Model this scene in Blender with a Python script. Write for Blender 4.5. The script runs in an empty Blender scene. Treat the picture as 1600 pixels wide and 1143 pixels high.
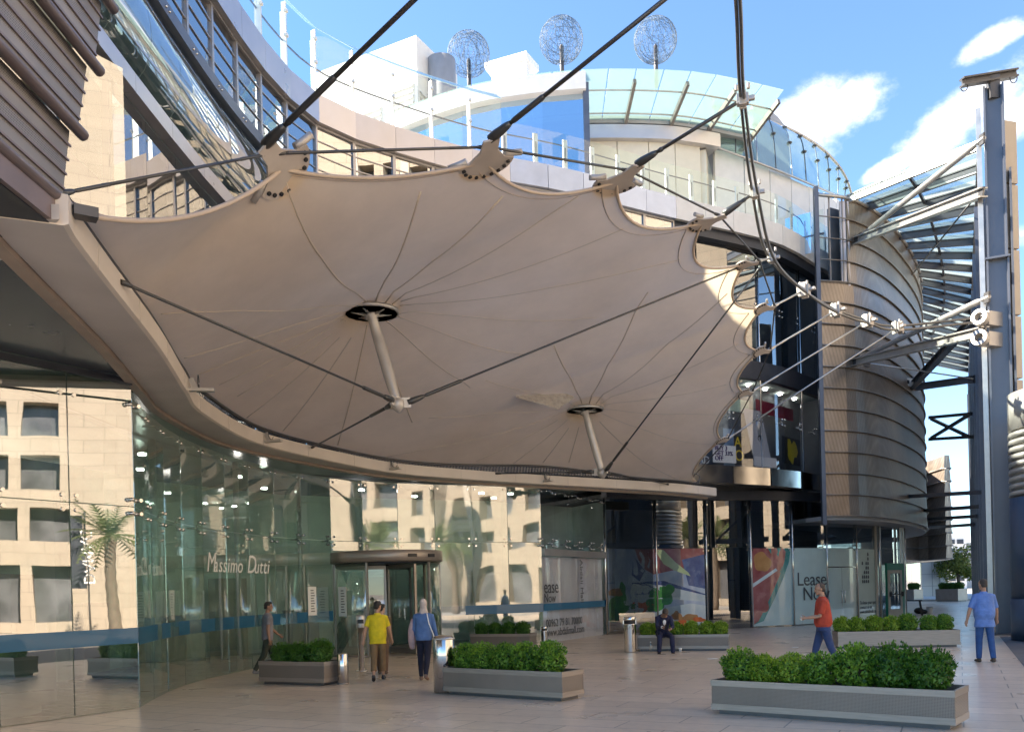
import bpy, bmesh, math, random
from mathutils import Vector, Matrix, noise
from mathutils.bvhtree import BVHTree
random.seed(7)
SC = bpy.context.scene
COL = SC.collection
V = Vector
rad = math.radians

# ---------------------------------------------------------------- camera model (level camera, small roll, vertical shift)
FOC, ROLL, CAMZ, U0, V0 = 1400.0, 0.026, 1.75, 800.0, 921.0
def ray(u, v):
    dx, dy = u-U0, V0-v
    c, s = math.cos(ROLL), math.sin(ROLL)
    return (dx*c+dy*s)/FOC, (-dx*s+dy*c)/FOC
def PY(u, v, Y):
    a, b = ray(u, v); return V((a*Y, Y, CAMZ+b*Y))
def PZ(u, v, z):
    a, b = ray(u, v); Y = (z-CAMZ)/b; return V((a*Y, Y, z))
def G(u, v): return PZ(u, v, 0.0)

# ---------------------------------------------------------------- materials
def nodes(m):
    m.use_nodes = True
    nt = m.node_tree; nt.nodes.clear()
    return nt, nt.nodes, nt.links
def col4(c): return (c[0], c[1], c[2], 1)
def mat(name, c, rough=.5, metal=0, var=0, vscale=3, bump=0, bscale=40, coat=0, spec=.5, c2=None, emit=None, estr=0, sub=0, stretch=None):
    m = bpy.data.materials.new(name); nt, N, L = nodes(m)
    o = N.new('ShaderNodeOutputMaterial'); p = N.new('ShaderNodeBsdfPrincipled'); L.new(p.outputs[0], o.inputs[0])
    p.inputs['Base Color'].default_value = col4(c); p.inputs['Roughness'].default_value = rough
    p.inputs['Metallic'].default_value = metal; p.inputs['Coat Weight'].default_value = coat
    p.inputs['Specular IOR Level'].default_value = spec
    if emit: p.inputs['Emission Color'].default_value = col4(emit); p.inputs['Emission Strength'].default_value = estr
    tc = N.new('ShaderNodeTexCoord'); mp = N.new('ShaderNodeMapping'); L.new(tc.outputs['Object'], mp.inputs[0])
    if stretch: mp.inputs['Scale'].default_value = stretch
    if var or c2:
        n = N.new('ShaderNodeTexNoise'); n.inputs['Scale'].default_value = vscale; n.inputs['Detail'].default_value = 5; L.new(mp.outputs[0], n.inputs[0])
        r = N.new('ShaderNodeMapRange'); r.inputs[1].default_value = .3; r.inputs[2].default_value = .7; L.new(n.outputs[0], r.inputs[0])
        mx = N.new('ShaderNodeMix'); mx.data_type = 'RGBA'; L.new(r.outputs[0], mx.inputs[0])
        d = c2 if c2 else tuple(min(1, q*(1+var)) for q in c)
        a = c if c2 else tuple(q*(1-var) for q in c)
        mx.inputs[6].default_value = col4(a); mx.inputs[7].default_value = col4(d); L.new(mx.outputs[2], p.inputs['Base Color'])
        r2 = N.new('ShaderNodeMapRange'); r2.inputs[3].default_value = max(0.02, rough-.08); r2.inputs[4].default_value = min(1, rough+.1); L.new(n.outputs[0], r2.inputs[0]); L.new(r2.outputs[0], p.inputs['Roughness'])
    if bump:
        n2 = N.new('ShaderNodeTexNoise'); n2.inputs['Scale'].default_value = bscale; n2.inputs['Detail'].default_value = 4; L.new(mp.outputs[0], n2.inputs[0])
        b = N.new('ShaderNodeBump'); b.inputs['Strength'].default_value = bump; b.inputs['Distance'].default_value = .02; L.new(n2.outputs[0], b.inputs['Height']); L.new(b.outputs[0], p.inputs['Normal'])
    return m

def grid_mat(name, c, joint, sx, sy, jw=.012, rough=.6, metal=0, rotz=0, offset=.5, var=.12, vert=None, bumps=.3, spec=.5):
    """masonry / panel pattern from a brick texture. vert=(axis angle) puts rows up the wall, else the floor plane."""
    m = bpy.data.materials.new(name); nt, N, L = nodes(m)
    o = N.new('ShaderNodeOutputMaterial'); p = N.new('ShaderNodeBsdfPrincipled'); L.new(p.outputs[0], o.inputs[0])
    g = N.new('ShaderNodeNewGeometry'); mp = N.new('ShaderNodeMapping'); mp.vector_type = 'TEXTURE'
    if vert is None:
        L.new(g.outputs['Position'], mp.inputs[0]); mp.inputs['Rotation'].default_value = (0, 0, rotz); src = mp.outputs[0]
    else:
        sp = N.new('ShaderNodeSeparateXYZ'); L.new(g.outputs['Position'], sp.inputs[0])
        a = N.new('ShaderNodeMath'); a.operation = 'MULTIPLY'; a.inputs[1].default_value = vert[0]; L.new(sp.outputs[0], a.inputs[0])
        b = N.new('ShaderNodeMath'); b.operation = 'MULTIPLY_ADD'; b.inputs[1].default_value = vert[1]; L.new(sp.outputs[1], b.inputs[0]); L.new(a.outputs[0], b.inputs[2])
        cb = N.new('ShaderNodeCombineXYZ'); L.new(b.outputs[0], cb.inputs[0]); L.new(sp.outputs[2], cb.inputs[1]); src = cb.outputs[0]
    br = N.new('ShaderNodeTexBrick'); L.new(src, br.inputs[0]); br.offset = offset
    br.inputs['Scale'].default_value = 1; br.inputs['Brick Width'].default_value = sx; br.inputs['Row Height'].default_value = sy
    br.inputs['Mortar Size'].default_value = jw; br.inputs['Mortar Smooth'].default_value = .1
    br.inputs[1].default_value = col4(tuple(q*(1-var) for q in c)); br.inputs[2].default_value = col4(tuple(q*(1+var) for q in c)); br.inputs[3].default_value = col4(joint)
    n = N.new('ShaderNodeTexNoise'); n.inputs['Scale'].default_value = .35; n.inputs['Detail'].default_value = 6; n.inputs['Roughness'].default_value = .5; L.new(src, n.inputs[0])
    r = N.new('ShaderNodeMapRange'); r.inputs[1].default_value = .25; r.inputs[2].default_value = .75; r.inputs[3].default_value = .93; r.inputs[4].default_value = 1.05; L.new(n.outputs[0], r.inputs[0])
    mx = N.new('ShaderNodeMix'); mx.data_type = 'RGBA'; mx.blend_type = 'MULTIPLY'; mx.inputs[0].default_value = 1; L.new(br.outputs[0], mx.inputs[6]); L.new(r.outputs[0], mx.inputs[7]); L.new(mx.outputs[2], p.inputs['Base Color'])
    n3 = N.new('ShaderNodeTexNoise'); n3.inputs['Scale'].default_value = .8; n3.inputs['Detail'].default_value = 6; L.new(src, n3.inputs[0])
    r3 = N.new('ShaderNodeMapRange'); r3.inputs[1].default_value = .3; r3.inputs[2].default_value = .7; r3.inputs[3].default_value = max(.05, rough-.04); r3.inputs[4].default_value = min(1, rough+.05); L.new(n3.outputs[0], r3.inputs[0]); L.new(r3.outputs[0], p.inputs['Roughness'])
    if vert is None:
        vo = N.new('ShaderNodeTexVoronoi'); vo.inputs['Scale'].default_value = 1.7; L.new(src, vo.inputs['Vector'])
        lt = N.new('ShaderNodeMapRange'); lt.inputs[1].default_value = .03; lt.inputs[2].default_value = .05; lt.inputs[3].default_value = .62; lt.inputs[4].default_value = 1; L.new(vo.outputs['Distance'], lt.inputs[0])
        n5 = N.new('ShaderNodeTexNoise'); n5.inputs['Scale'].default_value = 5; n5.inputs['Detail'].default_value = 9; n5.inputs['Roughness'].default_value = .75; L.new(src, n5.inputs[0])
        r5 = N.new('ShaderNodeMapRange'); r5.inputs[1].default_value = .35; r5.inputs[2].default_value = .62; r5.inputs[3].default_value = .86; r5.inputs[4].default_value = 1.04; L.new(n5.outputs[0], r5.inputs[0])
        m5 = N.new('ShaderNodeMath'); m5.operation = 'MULTIPLY'; L.new(lt.outputs[0], m5.inputs[0]); L.new(r5.outputs[0], m5.inputs[1])
        mx2 = N.new('ShaderNodeMix'); mx2.data_type = 'RGBA'; mx2.blend_type = 'MULTIPLY'; mx2.inputs[0].default_value = 1; L.new(mx.outputs[2], mx2.inputs[6]); L.new(m5.outputs[0], mx2.inputs[7]); L.new(mx2.outputs[2], p.inputs['Base Color'])
    p.inputs['Metallic'].default_value = metal; p.inputs['Specular IOR Level'].default_value = spec
    b = N.new('ShaderNodeBump'); b.inputs['Strength'].default_value = bumps; b.inputs['Distance'].default_value = .01; b.invert = True
    L.new(br.outputs['Fac'], b.inputs['Height']); L.new(b.outputs[0], p.inputs['Normal'])
    return m

def glass(name, tint, refl=.3, wave=.02, wscale=.6, rough=0.0, rtint=(1, 1, 1), milk=0, milkc=(.8, .85, .82)):
    m = bpy.data.materials.new(name); nt, N, L = nodes(m)
    o = N.new('ShaderNodeOutputMaterial'); t = N.new('ShaderNodeBsdfTransparent'); t.inputs[0].default_value = col4(tuple(q**.5 for q in tint))
    g = N.new('ShaderNodeBsdfGlossy'); g.inputs[0].default_value = col4(rtint); g.inputs['Roughness'].default_value = rough
    lw = N.new('ShaderNodeLayerWeight'); lw.inputs[0].default_value = .5
    pw = N.new('ShaderNodeMath'); pw.operation = 'POWER'; pw.inputs[1].default_value = 5; L.new(lw.outputs['Facing'], pw.inputs[0])
    m0 = N.new('ShaderNodeMapRange'); m0.inputs[3].default_value = refl; m0.inputs[4].default_value = 1; L.new(pw.outputs[0], m0.inputs[0])
    gb = N.new('ShaderNodeNewGeometry'); iv = N.new('ShaderNodeMath'); iv.operation = 'SUBTRACT'; iv.inputs[0].default_value = 1; L.new(gb.outputs['Backfacing'], iv.inputs[1])
    mr = N.new('ShaderNodeMath'); mr.operation = 'MULTIPLY'; L.new(m0.outputs[0], mr.inputs[0]); L.new(iv.outputs[0], mr.inputs[1])
    mx = N.new('ShaderNodeMixShader'); L.new(mr.outputs[0], mx.inputs[0])
    if milk:
        d = N.new('ShaderNodeBsdfDiffuse'); d.inputs[0].default_value = col4(milkc); tl = N.new('ShaderNodeBsdfTranslucent'); tl.inputs[0].default_value = col4(milkc)
        dm = N.new('ShaderNodeMixShader'); dm.inputs[0].default_value = .5; L.new(d.outputs[0], dm.inputs[1]); L.new(tl.outputs[0], dm.inputs[2])
        mm = N.new('ShaderNodeMixShader'); mm.inputs[0].default_value = milk; L.new(t.outputs[0], mm.inputs[1]); L.new(dm.outputs[0], mm.inputs[2]); L.new(mm.outputs[0], mx.inputs[1])
    else: L.new(t.outputs[0], mx.inputs[1])
    L.new(g.outputs[0], mx.inputs[2]); L.new(mx.outputs[0], o.inputs[0])
    if wave:
        ge = N.new('ShaderNodeNewGeometry'); n = N.new('ShaderNodeTexNoise'); n.inputs['Scale'].default_value = wscale; n.inputs['Detail'].default_value = 1.5
        mp = N.new('ShaderNodeMapping'); mp.inputs['Scale'].default_value = (1, 1, .45); L.new(ge.outputs['Position'], mp.inputs[0]); L.new(mp.outputs[0], n.inputs[0])
        b = N.new('ShaderNodeBump'); b.inputs['Strength'].default_value = 1; b.inputs['Distance'].default_value = wave; L.new(n.outputs[0], b.inputs['Height']); L.new(b.outputs[0], g.inputs['Normal'])
    return m

def perforated(name, c, dark, scale=22, metal=.6, rough=.42):
    """fine perforated sheet: darker dots in a grid on brushed metal"""
    m = mat(name, c, rough, metal, var=.22, vscale=.8)
    nt = m.node_tree; N = nt.nodes; L = nt.links; p = [n for n in N if n.type == 'BSDF_PRINCIPLED'][0]
    src = p.inputs['Base Color'].links[0].from_socket
    ge = N.new('ShaderNodeTexCoord'); vo = N.new('ShaderNodeTexVoronoi'); vo.inputs['Randomness'].default_value = 0; vo.inputs['Scale'].default_value = scale; L.new(ge.outputs['Object'], vo.inputs['Vector'])
    gt = N.new('ShaderNodeMath'); gt.operation = 'LESS_THAN'; gt.inputs[1].default_value = .33; L.new(vo.outputs['Distance'], gt.inputs[0])
    mx = N.new('ShaderNodeMix'); mx.data_type = 'RGBA'; L.new(gt.outputs[0], mx.inputs[0]); L.new(src, mx.inputs[6]); mx.inputs[7].default_value = col4(dark); L.new(mx.outputs[2], p.inputs['Base Color'])
    return m

def leaf_mat(name, c1, c2):
    m = bpy.data.materials.new(name); nt, N, L = nodes(m)
    o = N.new('ShaderNodeOutputMaterial'); p = N.new('ShaderNodeBsdfPrincipled'); p.inputs['Roughness'].default_value = .45
    g = N.new('ShaderNodeNewGeometry'); mx = N.new('ShaderNodeMix'); mx.data_type = 'RGBA'
    cn_ = N.new('ShaderNodeTexNoise'); cn_.inputs['Scale'].default_value = 7; L.new(g.outputs['Position'], cn_.inputs[0]); av = N.new('ShaderNodeMath'); av.operation = 'MULTIPLY_ADD'; av.inputs[1].default_value = 1.6; av.inputs[2].default_value = -.8; L.new(cn_.outputs[0], av.inputs[0]); a2_ = N.new('ShaderNodeMath'); a2_.operation = 'ADD'; a2_.use_clamp = True; L.new(av.outputs[0], a2_.inputs[0]); L.new(g.outputs['Random Per Island'], a2_.inputs[1]); L.new(a2_.outputs[0], mx.inputs[0])
    mx.inputs[6].default_value = col4(c1); mx.inputs[7].default_value = col4(c2); L.new(mx.outputs[2], p.inputs['Base Color'])
    t = N.new('ShaderNodeBsdfTranslucent'); L.new(mx.outputs[2], t.inputs[0]); s = N.new('ShaderNodeMixShader'); s.inputs[0].default_value = .3
    L.new(p.outputs[0], s.inputs[1]); L.new(t.outputs[0], s.inputs[2]); L.new(s.outputs[0], o.inputs[0])
    return m

CORR = math.atan2(.447, .894)          # heading of the arcade, from +Y towards +X
M = {}
M['paving'] = grid_mat('paving', (.70, .575, .445), (.28, .235, .19), 1.3, .62, .009, .3, rotz=-CORR, var=.075, bumps=.1)
M['asphalt'] = mat('asphalt', (.11, .112, .12), .75, var=.2, vscale=2, bump=.3, bscale=60)
M['street'] = mat('street_concrete', (.34, .32, .29), .8, var=.15, vscale=.5)
M['ground'] = mat('ground', (.48, .42, .35), .8, var=.15, vscale=.2)
M['kerb'] = mat('kerb', (.5, .49, .46), .6, var=.1)
M['alu'] = mat('anodised_panel', (.56, .535, .54), .3, .65, var=.06, vscale=1.2)
M['alu_dark'] = mat('dark_metal', (.045, .05, .065), .38, .5, var=.15)
M['blue_frame'] = mat('blue_grey_frame', (.13, .145, .18), .4, .6, var=.1)
M['mullion'] = mat('mullion_metal', (.42, .40, .39), .35, .7, var=.08)
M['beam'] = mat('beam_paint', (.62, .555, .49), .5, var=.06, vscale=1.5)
M['beam_under'] = mat('beam_under_grey', (.53, .49, .46), .6, var=.1, vscale=1.2)
M['soffit'] = mat('soffit_panel', (.045, .055, .07), .22, 0, var=.15, vscale=.8)
M['brown'] = mat('brown_trim', (.33, .26, .21), .5, var=.12)
M['steel'] = mat('brushed_steel', (.31, .27, .235), .38, .55, var=.12, vscale=3, stretch=(1, 1, 14))
M['planter_mesh'] = perforated('planter_mesh', (.225, .19, .16), (.13, .11, .095), scale=60, metal=.35, rough=.42)
M['polished'] = mat('polished_steel', (.62, .6, .57), .13, 1, var=.06, vscale=2)
M['black'] = mat('black_plastic', (.012, .012, .013), .5)
M['white'] = mat('white_paint', (.8, .79, .77), .5, var=.04)
M['white_stucco'] = mat('white_stucco', (.78, .76, .73), .8, var=.05, bump=.15)
M['grey_cladding'] = mat('grey_cladding', (.36, .36, .37), .55, var=.08)
M['column'] = mat('column_paint', (.135, .145, .17), .36, .35, var=.1, vscale=.8)
M['galv'] = mat('galvanised_steel', (.5, .49, .47), .38, .7, var=.12)
M['dark_steel'] = mat('dark_steel', (.10, .10, .105), .42, .6, var=.15)
M['cable'] = mat('steel_cable', (.085, .085, .085), .4, .7, var=.1)
M['cable_light'] = mat('boundary_cable_steel', (.17, .165, .16), .4, .7, var=.1)
M['cast'] = mat('cast_fitting', (.47, .44, .41), .4, .4, var=.1)
M['plate'] = mat('corner_plate_paint', (.5, .44, .39), .5, .15, var=.08)
M['screen'] = perforated('screen_mesh', (.36, .30, .245), (.15, .125, .105), scale=24, metal=.65, rough=.4)
M['louvre'] = perforated('louvre_mesh', (.25, .23, .215), (.10, .09, .085), scale=40, metal=.4, rough=.5)
M['rib'] = mat('rib_metal', (.30, .265, .235), .35, .6, var=.1)
M['rib_brown'] = mat('rib_brown', (.21, .165, .165), .42, .4, var=.1)
M['stone'] = grid_mat('limestone_cladding', (.33, .27, .20), (.19, .15, .11), 1.6, .75, .014, .7, vert=(.0, 1.0), var=.05)
M['stone_pale'] = grid_mat('pale_cladding', (.62, .60, .56), (.3, .29, .28), 2.4, 1.1, .02, .6, vert=(.6, .8), var=.03, offset=0)
M['fin_panel'] = mat('fin_panel', (.43, .37, .295), .6, var=.05)
M['cream_wall'] = mat('cream_wall', (.70, .66, .56), .7, var=.04)
M['g_store'] = glass('storefront_glass', (.66, .84, .76), .32, .014, .6, rough=.025, milk=.13, milkc=(.54, .70, .60))  # milky green share added to lift the brightness of the glass
M['g_store_flat'] = glass('corner_storefront_glass', (.45, .60, .55), .36, .012, .55, rough=.012)
M['g_dark'] = glass('dark_glass', (.40, .45, .48), .24, .008, .5)
M['g_shop'] = glass('shop_glass', (.78, .8, .84), .12, .008, .5)
M['g_upper'] = glass('upper_glass', (.28, .36, .40), .45, .007, .5)
M['g_bow'] = glass('bowed_glass', (.42, .55, .55), .42, .012, .45)
M['g_blue'] = glass('blue_glass', (.05, .10, .16), .72, .004, .3, rtint=(.72, .88, 1))
M['g_clear'] = glass('clear_glass', (.86, .95, .93), .07, 0)
M['g_edge'] = glass('frosted_glass', (.75, .9, .86), .08, 0, milk=.4, milkc=(.50, .62, .55))
M['g_canopy'] = glass('canopy_glass', (.85, .94, .92), .08, 0, milk=.16, milkc=(.85, .92, .86))
M['g_frit'] = glass('fritted_glass', (.85, .94, .9), .08, 0, milk=.6, milkc=(.85, .9, .84))
M['g_dome'] = glass('dome_glass', (.36, .58, .55), .22, 0, milk=.30, milkc=(.36, .53, .48))
M['g_clear2'] = glass('clear_plastic', (.88, .92, .93), .12, 0)
M['screen_blue'] = perforated('blue_mesh', (.13, .145, .18), (.05, .055, .07), scale=9, metal=.4, rough=.5)
M['opp_window'] = mat('shaded_window', (.10, .10, .105), .12, var=.5, vscale=.7)
M['white_panel'] = mat('white_panel', (.72, .71, .68), .4, var=.05)
M['sky_tint_panel'] = mat('sky_reflection_panel', (.42, .50, .68), .18, .5, var=.06)  # mirrored sky put into the parapet colour as blue
M['film'] = mat('blue_film', (.012, .11, .22), .3, coat=.4)
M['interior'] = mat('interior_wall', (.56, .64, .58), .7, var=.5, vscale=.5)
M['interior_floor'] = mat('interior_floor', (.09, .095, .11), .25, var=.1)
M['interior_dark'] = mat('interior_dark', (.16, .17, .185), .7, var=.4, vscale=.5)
M['letter_white'] = mat('letter_white', (.85, .86, .82), .5)
M['letter_dark'] = mat('letter_dark', (.05, .055, .06), .5)
M['letter_purple'] = mat('letter_purple', (.07, .03, .16), .5)
M['yellow'] = mat('print_yellow', (.75, .55, .02), .5)
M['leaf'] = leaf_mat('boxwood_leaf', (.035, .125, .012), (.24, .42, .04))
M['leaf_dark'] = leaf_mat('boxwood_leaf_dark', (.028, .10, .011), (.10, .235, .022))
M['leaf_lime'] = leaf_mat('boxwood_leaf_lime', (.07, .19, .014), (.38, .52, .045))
M['leaf_tree'] = leaf_mat('tree_leaf', (.10, .14, .02), (.30, .32, .06))
M['leaf_palm'] = leaf_mat('palm_leaf', (.07, .10, .03), (.16, .19, .07))
M['twig'] = mat('twig', (.035, .028, .018), .9)
M['bark'] = mat('bark', (.12, .09, .065), .9, var=.3, vscale=6, bump=.6, bscale=12)
M['soil'] = mat('soil', (.04, .032, .026), .95, var=.3, vscale=8, bump=.6, bscale=30)

def membrane_mat():
    m = bpy.data.materials.new('membrane_fabric'); nt, N, L = nodes(m)
    o = N.new('ShaderNodeOutputMaterial'); p = N.new('ShaderNodeBsdfPrincipled'); p.inputs['Roughness'].default_value = .55; p.inputs['Specular IOR Level'].default_value = .25
    ge = N.new('ShaderNodeNewGeometry'); n = N.new('ShaderNodeTexNoise'); n.inputs['Scale'].default_value = .35; n.inputs['Detail'].default_value = 7; L.new(ge.outputs['Position'], n.inputs[0])
    r = N.new('ShaderNodeMapRange'); r.inputs[1].default_value = .3; r.inputs[2].default_value = .7; L.new(n.outputs[0], r.inputs[0])
    mx = N.new('ShaderNodeMix'); mx.data_type = 'RGBA'; L.new(r.outputs[0], mx.inputs[0]); mx.inputs[6].default_value = (.74, .585, .425, 1); mx.inputs[7].default_value = (.83, .68, .52, 1)
    L.new(mx.outputs[2], p.inputs['Base Color'])
    n4 = N.new('ShaderNodeTexNoise'); n4.inputs['Scale'].default_value = 1.1; n4.inputs['Detail'].default_value = 10; n4.inputs['Roughness'].default_value = .7; L.new(ge.outputs['Position'], n4.inputs[0])
    r4 = N.new('ShaderNodeMapRange'); r4.inputs[1].default_value = .38; r4.inputs[2].default_value = .6; r4.inputs[3].default_value = .955; r4.inputs[4].default_value = 1.02; L.new(n4.outputs[0], r4.inputs[0])
    m4 = N.new('ShaderNodeMix'); m4.data_type = 'RGBA'; m4.blend_type = 'MULTIPLY'; m4.inputs[0].default_value = 1; L.new(mx.outputs[2], m4.inputs[6]); L.new(r4.outputs[0], m4.inputs[7]); mx = m4; L.new(mx.outputs[2], p.inputs['Base Color'])
    n2 = N.new('ShaderNodeTexNoise'); n2.inputs['Scale'].default_value = 60; L.new(ge.outputs['Position'], n2.inputs[0])
    b = N.new('ShaderNodeBump'); b.inputs['Strength'].default_value = .15; b.inputs['Distance'].default_value = .01; L.new(n2.outputs[0], b.inputs['Height']); L.new(b.outputs[0], p.inputs['Normal'])
    t = N.new('ShaderNodeBsdfTranslucent'); L.new(mx.outputs[2], t.inputs[0]); s = N.new('ShaderNodeMixShader'); s.inputs[0].default_value = .4
    L.new(p.outputs[0], s.inputs[1]); L.new(t.outputs[0], s.inputs[2]); L.new(s.outputs[0], o.inputs[0])
    return m
M['membrane'] = membrane_mat()
M['seam'] = mat('membrane_seam', (.56, .46, .36), .6)
M['hem'] = mat('membrane_hem', (.5, .40, .31), .6)

# ---------------------------------------------------------------- mesh builder
class MB:
    def __init__(s): s.v = []; s.f = []; s.m = []; s.sm = []
    def add(s, vs, fs, mi=0, smooth=False):
        b = len(s.v); s.v += [V(q) for q in vs]
        for f in fs: s.f.append([b+i for i in f]); s.m.append(mi); s.sm.append(smooth)
        return s
    def hexa(s, q, mi=0):   # 8 corners: bottom 4 ccw then top 4
        return s.add(q, [(3, 2, 1, 0), (4, 5, 6, 7), (0, 1, 5, 4), (1, 2, 6, 5), (2, 3, 7, 6), (3, 0, 4, 7)], mi)
    def box(s, c, d, rz=0, mi=0):
        c = V(c); R = Matrix.Rotation(rz, 3, 'Z'); x, y, z = d[0]/2, d[1]/2, d[2]/2
        return s.hexa([c+R@V(q) for q in ((-x, -y, -z), (x, -y, -z), (x, y, -z), (-x, y, -z), (-x, -y, z), (x, -y, z), (x, y, z), (-x, y, z))], mi)
    def bar(s, p, q, w, h, mi=0, up=(0, 0, 1)):
        p, q = V(p), V(q); d = (q-p).normalized(); u = V(up)
        if abs(d.dot(u)) > .98: u = V((0, 1, 0))
        r = d.cross(u).normalized(); u = r.cross(d)
        r = r*(w/2); u = u*(h/2)
        return s.hexa([p-r-u, p+r-u, q+r-u, q-r-u, p-r+u, p+r+u, q+r+u, q-r+u], mi)
    def wall(s, a, b, z0, z1, th=.1, mi=0, side=0):
        """vertical slab between plan points; side: 0 centred, 1 to the left of a->b, -1 right"""
        a, b = V((a[0], a[1], 0)), V((b[0], b[1], 0)); d = (b-a).normalized(); n = V((-d.y, d.x, 0))
        o0, o1 = (-th/2, th/2) if side == 0 else ((0, th) if side > 0 else (-th, 0))
        k = [a+n*o0, b+n*o0, b+n*o1, a+n*o1]
        return s.hexa([q+V((0, 0, z0)) for q in k]+[q+V((0, 0, z1)) for q in k], mi)
    def quad(s, *q, mi=0): return s.add(q, [tuple(range(len(q)))], mi)
    def cyl(s, p, q, r, r2=None, n=12, mi=0, cap=True, smooth=True):
        return s.tube([p, q], [r, r if r2 is None else r2], n, mi, cap, smooth)
    def tube(s, pts, r, n=8, mi=0, cap=True, smooth=True, flat=1):
        pts = [V(p) for p in pts]; rs = r if isinstance(r, (list, tuple)) else [r]*len(pts)
        b = len(s.v); prev = None
        for i, p in enumerate(pts):
            d = (pts[min(i+1, len(pts)-1)]-pts[max(i-1, 0)])
            d = d.normalized() if d.length > 1e-9 else V((0, 0, 1))
            if prev is None:
                u = V((0, 0, 1)) if abs(d.z) < .95 else V((0, 1, 0)); x = d.cross(u).normalized()
            else:
                x = (prev-d*prev.dot(d)); x = x.normalized() if x.length > 1e-6 else d.orthogonal().normalized()
            prev = x; y = x.cross(d)
            for k in range(n):
                a = 2*math.pi*k/n; s.v.append(p+x*(math.cos(a)*rs[i])+y*(math.sin(a)*rs[i]*flat))
        for i in range(len(pts)-1):
            for k in range(n):
                k2 = (k+1) % n; s.f.append([b+i*n+k, b+i*n+k2, b+(i+1)*n+k2, b+(i+1)*n+k]); s.m.append(mi); s.sm.append(smooth)
        if cap:
            s.f.append([b+k for k in range(n)][::-1]); s.m.append(mi); s.sm.append(False)
            e = b+(len(pts)-1)*n; s.f.append([e+k for k in range(n)]); s.m.append(mi); s.sm.append(False)
        return s
    def lathe(s, c, prof, n=24, mi=0, smooth=True):
        c = V(c); b = len(s.v)
        for r, z in prof:
            for k in range(n):
                a = 2*math.pi*k/n; s.v.append(c+V((r*math.cos(a), r*math.sin(a), z)))
        for i in range(len(prof)-1):
            for k in range(n):
                k2 = (k+1) % n; s.f.append([b+i*n+k, b+i*n+k2, b+(i+1)*n+k2, b+(i+1)*n+k]); s.m.append(mi); s.sm.append(smooth)
        for i, rev in ((0, True), (len(prof)-1, False)):
            if prof[i][0] > 1e-4:
                q = [b+i*n+k for k in range(n)]; s.f.append(q[::-1] if rev else q); s.m.append(mi); s.sm.append(False)
        return s
    def ball(s, c, r, n=12, mi=0, k=None):
        c = V(c); rr = V(r) if not isinstance(r, (int, float)) else V((r, r, r)); b = len(s.v); h = n//2
        for i in range(1, h):
            t = math.pi*i/h
            for j in range(n):
                a = 2*math.pi*j/n; q = V((math.sin(t)*math.cos(a)*rr.x, math.sin(t)*math.sin(a)*rr.y, math.cos(t)*rr.z)); s.v.append(c+(k@q if k else q))
        e = V((0, 0, rr.z)); s.v.append(c+(k@e if k else e)); s.v.append(c-(k@e if k else e)); T, B = len(s.v)-2, len(s.v)-1
        for i in range(h-2):
            for j in range(n):
                j2 = (j+1) % n; s.f.append([b+i*n+j, b+(i+1)*n+j, b+(i+1)*n+j2, b+i*n+j2]); s.m.append(mi); s.sm.append(True)
        for j in range(n):
            j2 = (j+1) % n
            s.f.append([T, b+j, b+j2]); s.m.append(mi); s.sm.append(True)
            s.f.append([B, b+(h-2)*n+j2, b+(h-2)*n+j]); s.m.append(mi); s.sm.append(True)
        return s
    def prism(s, poly, origin, ax, ay, th, mi=0):
        """flat polygon (2D) in the plane origin+ax,ay with thickness th along the normal"""
        o, ax, ay = V(origin), V(ax), V(ay); n = ax.cross(ay).normalized()*th; k = len(poly)
        a = [o+ax*p[0]+ay*p[1] for p in poly]; q = a+[p+n for p in a]
        return s.add(q, [tuple(range(k))[::-1], tuple(range(k, 2*k))]+[(i, (i+1) % k, k+(i+1) % k, k+i) for i in range(k)], mi)
    def loft(s, rings, mi=0, smooth=True, closed=True, cap=False):
        b = len(s.v); n = len(rings[0])
        for r in rings: s.v += [V(q) for q in r]
        for i in range(len(rings)-1):
            for k in range(n if closed else n-1):
                k2 = (k+1) % n; s.f.append([b+i*n+k, b+i*n+k2, b+(i+1)*n+k2, b+(i+1)*n+k]); s.m.append(mi); s.sm.append(smooth)
        if cap:
            s.f.append([b+k for k in range(n)][::-1]); s.m.append(mi); s.sm.append(False)
            e = b+(len(rings)-1)*n; s.f.append([e+k for k in range(n)]); s.m.append(mi); s.sm.append(False)
        return s
    def build(s, name, mats, parent=None, local=False, bevel=0, fixn=True):
        mats = mats if isinstance(mats, (list, tuple)) else [mats]
        if local: off = V((0, 0, 0))
        elif parent is not None:
            off = V((0, 0, 0)); q = parent
            while q is not None: off = off+q.location; q = q.parent
        else:
            xs = [p.x for p in s.v]; ys = [p.y for p in s.v]; zs = [p.z for p in s.v]
            off = V(((min(xs)+max(xs))/2, (min(ys)+max(ys))/2, min(zs)))
        me = bpy.data.meshes.new(name); me.from_pydata([p-off for p in s.v], [], s.f)
        for q in mats: me.materials.append(M[q] if isinstance(q, str) else q)
        me.polygons.foreach_set('material_index', s.m); me.polygons.foreach_set('use_smooth', s.sm)
        if fixn:
            bm = bmesh.new(); bm.from_mesh(me); bmesh.ops.recalc_face_normals(bm, faces=bm.faces); bm.to_mesh(me); bm.free()
        me.update()
        o = bpy.data.objects.new(name, me); COL.objects.link(o)
        if parent is not None: o.parent = parent
        elif not local: o.location = off
        if bevel:
            md = o.modifiers.new('bevel', 'BEVEL'); md.width = bevel; md.segments = 2; md.limit_method = 'ANGLE'
        return o

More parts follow.
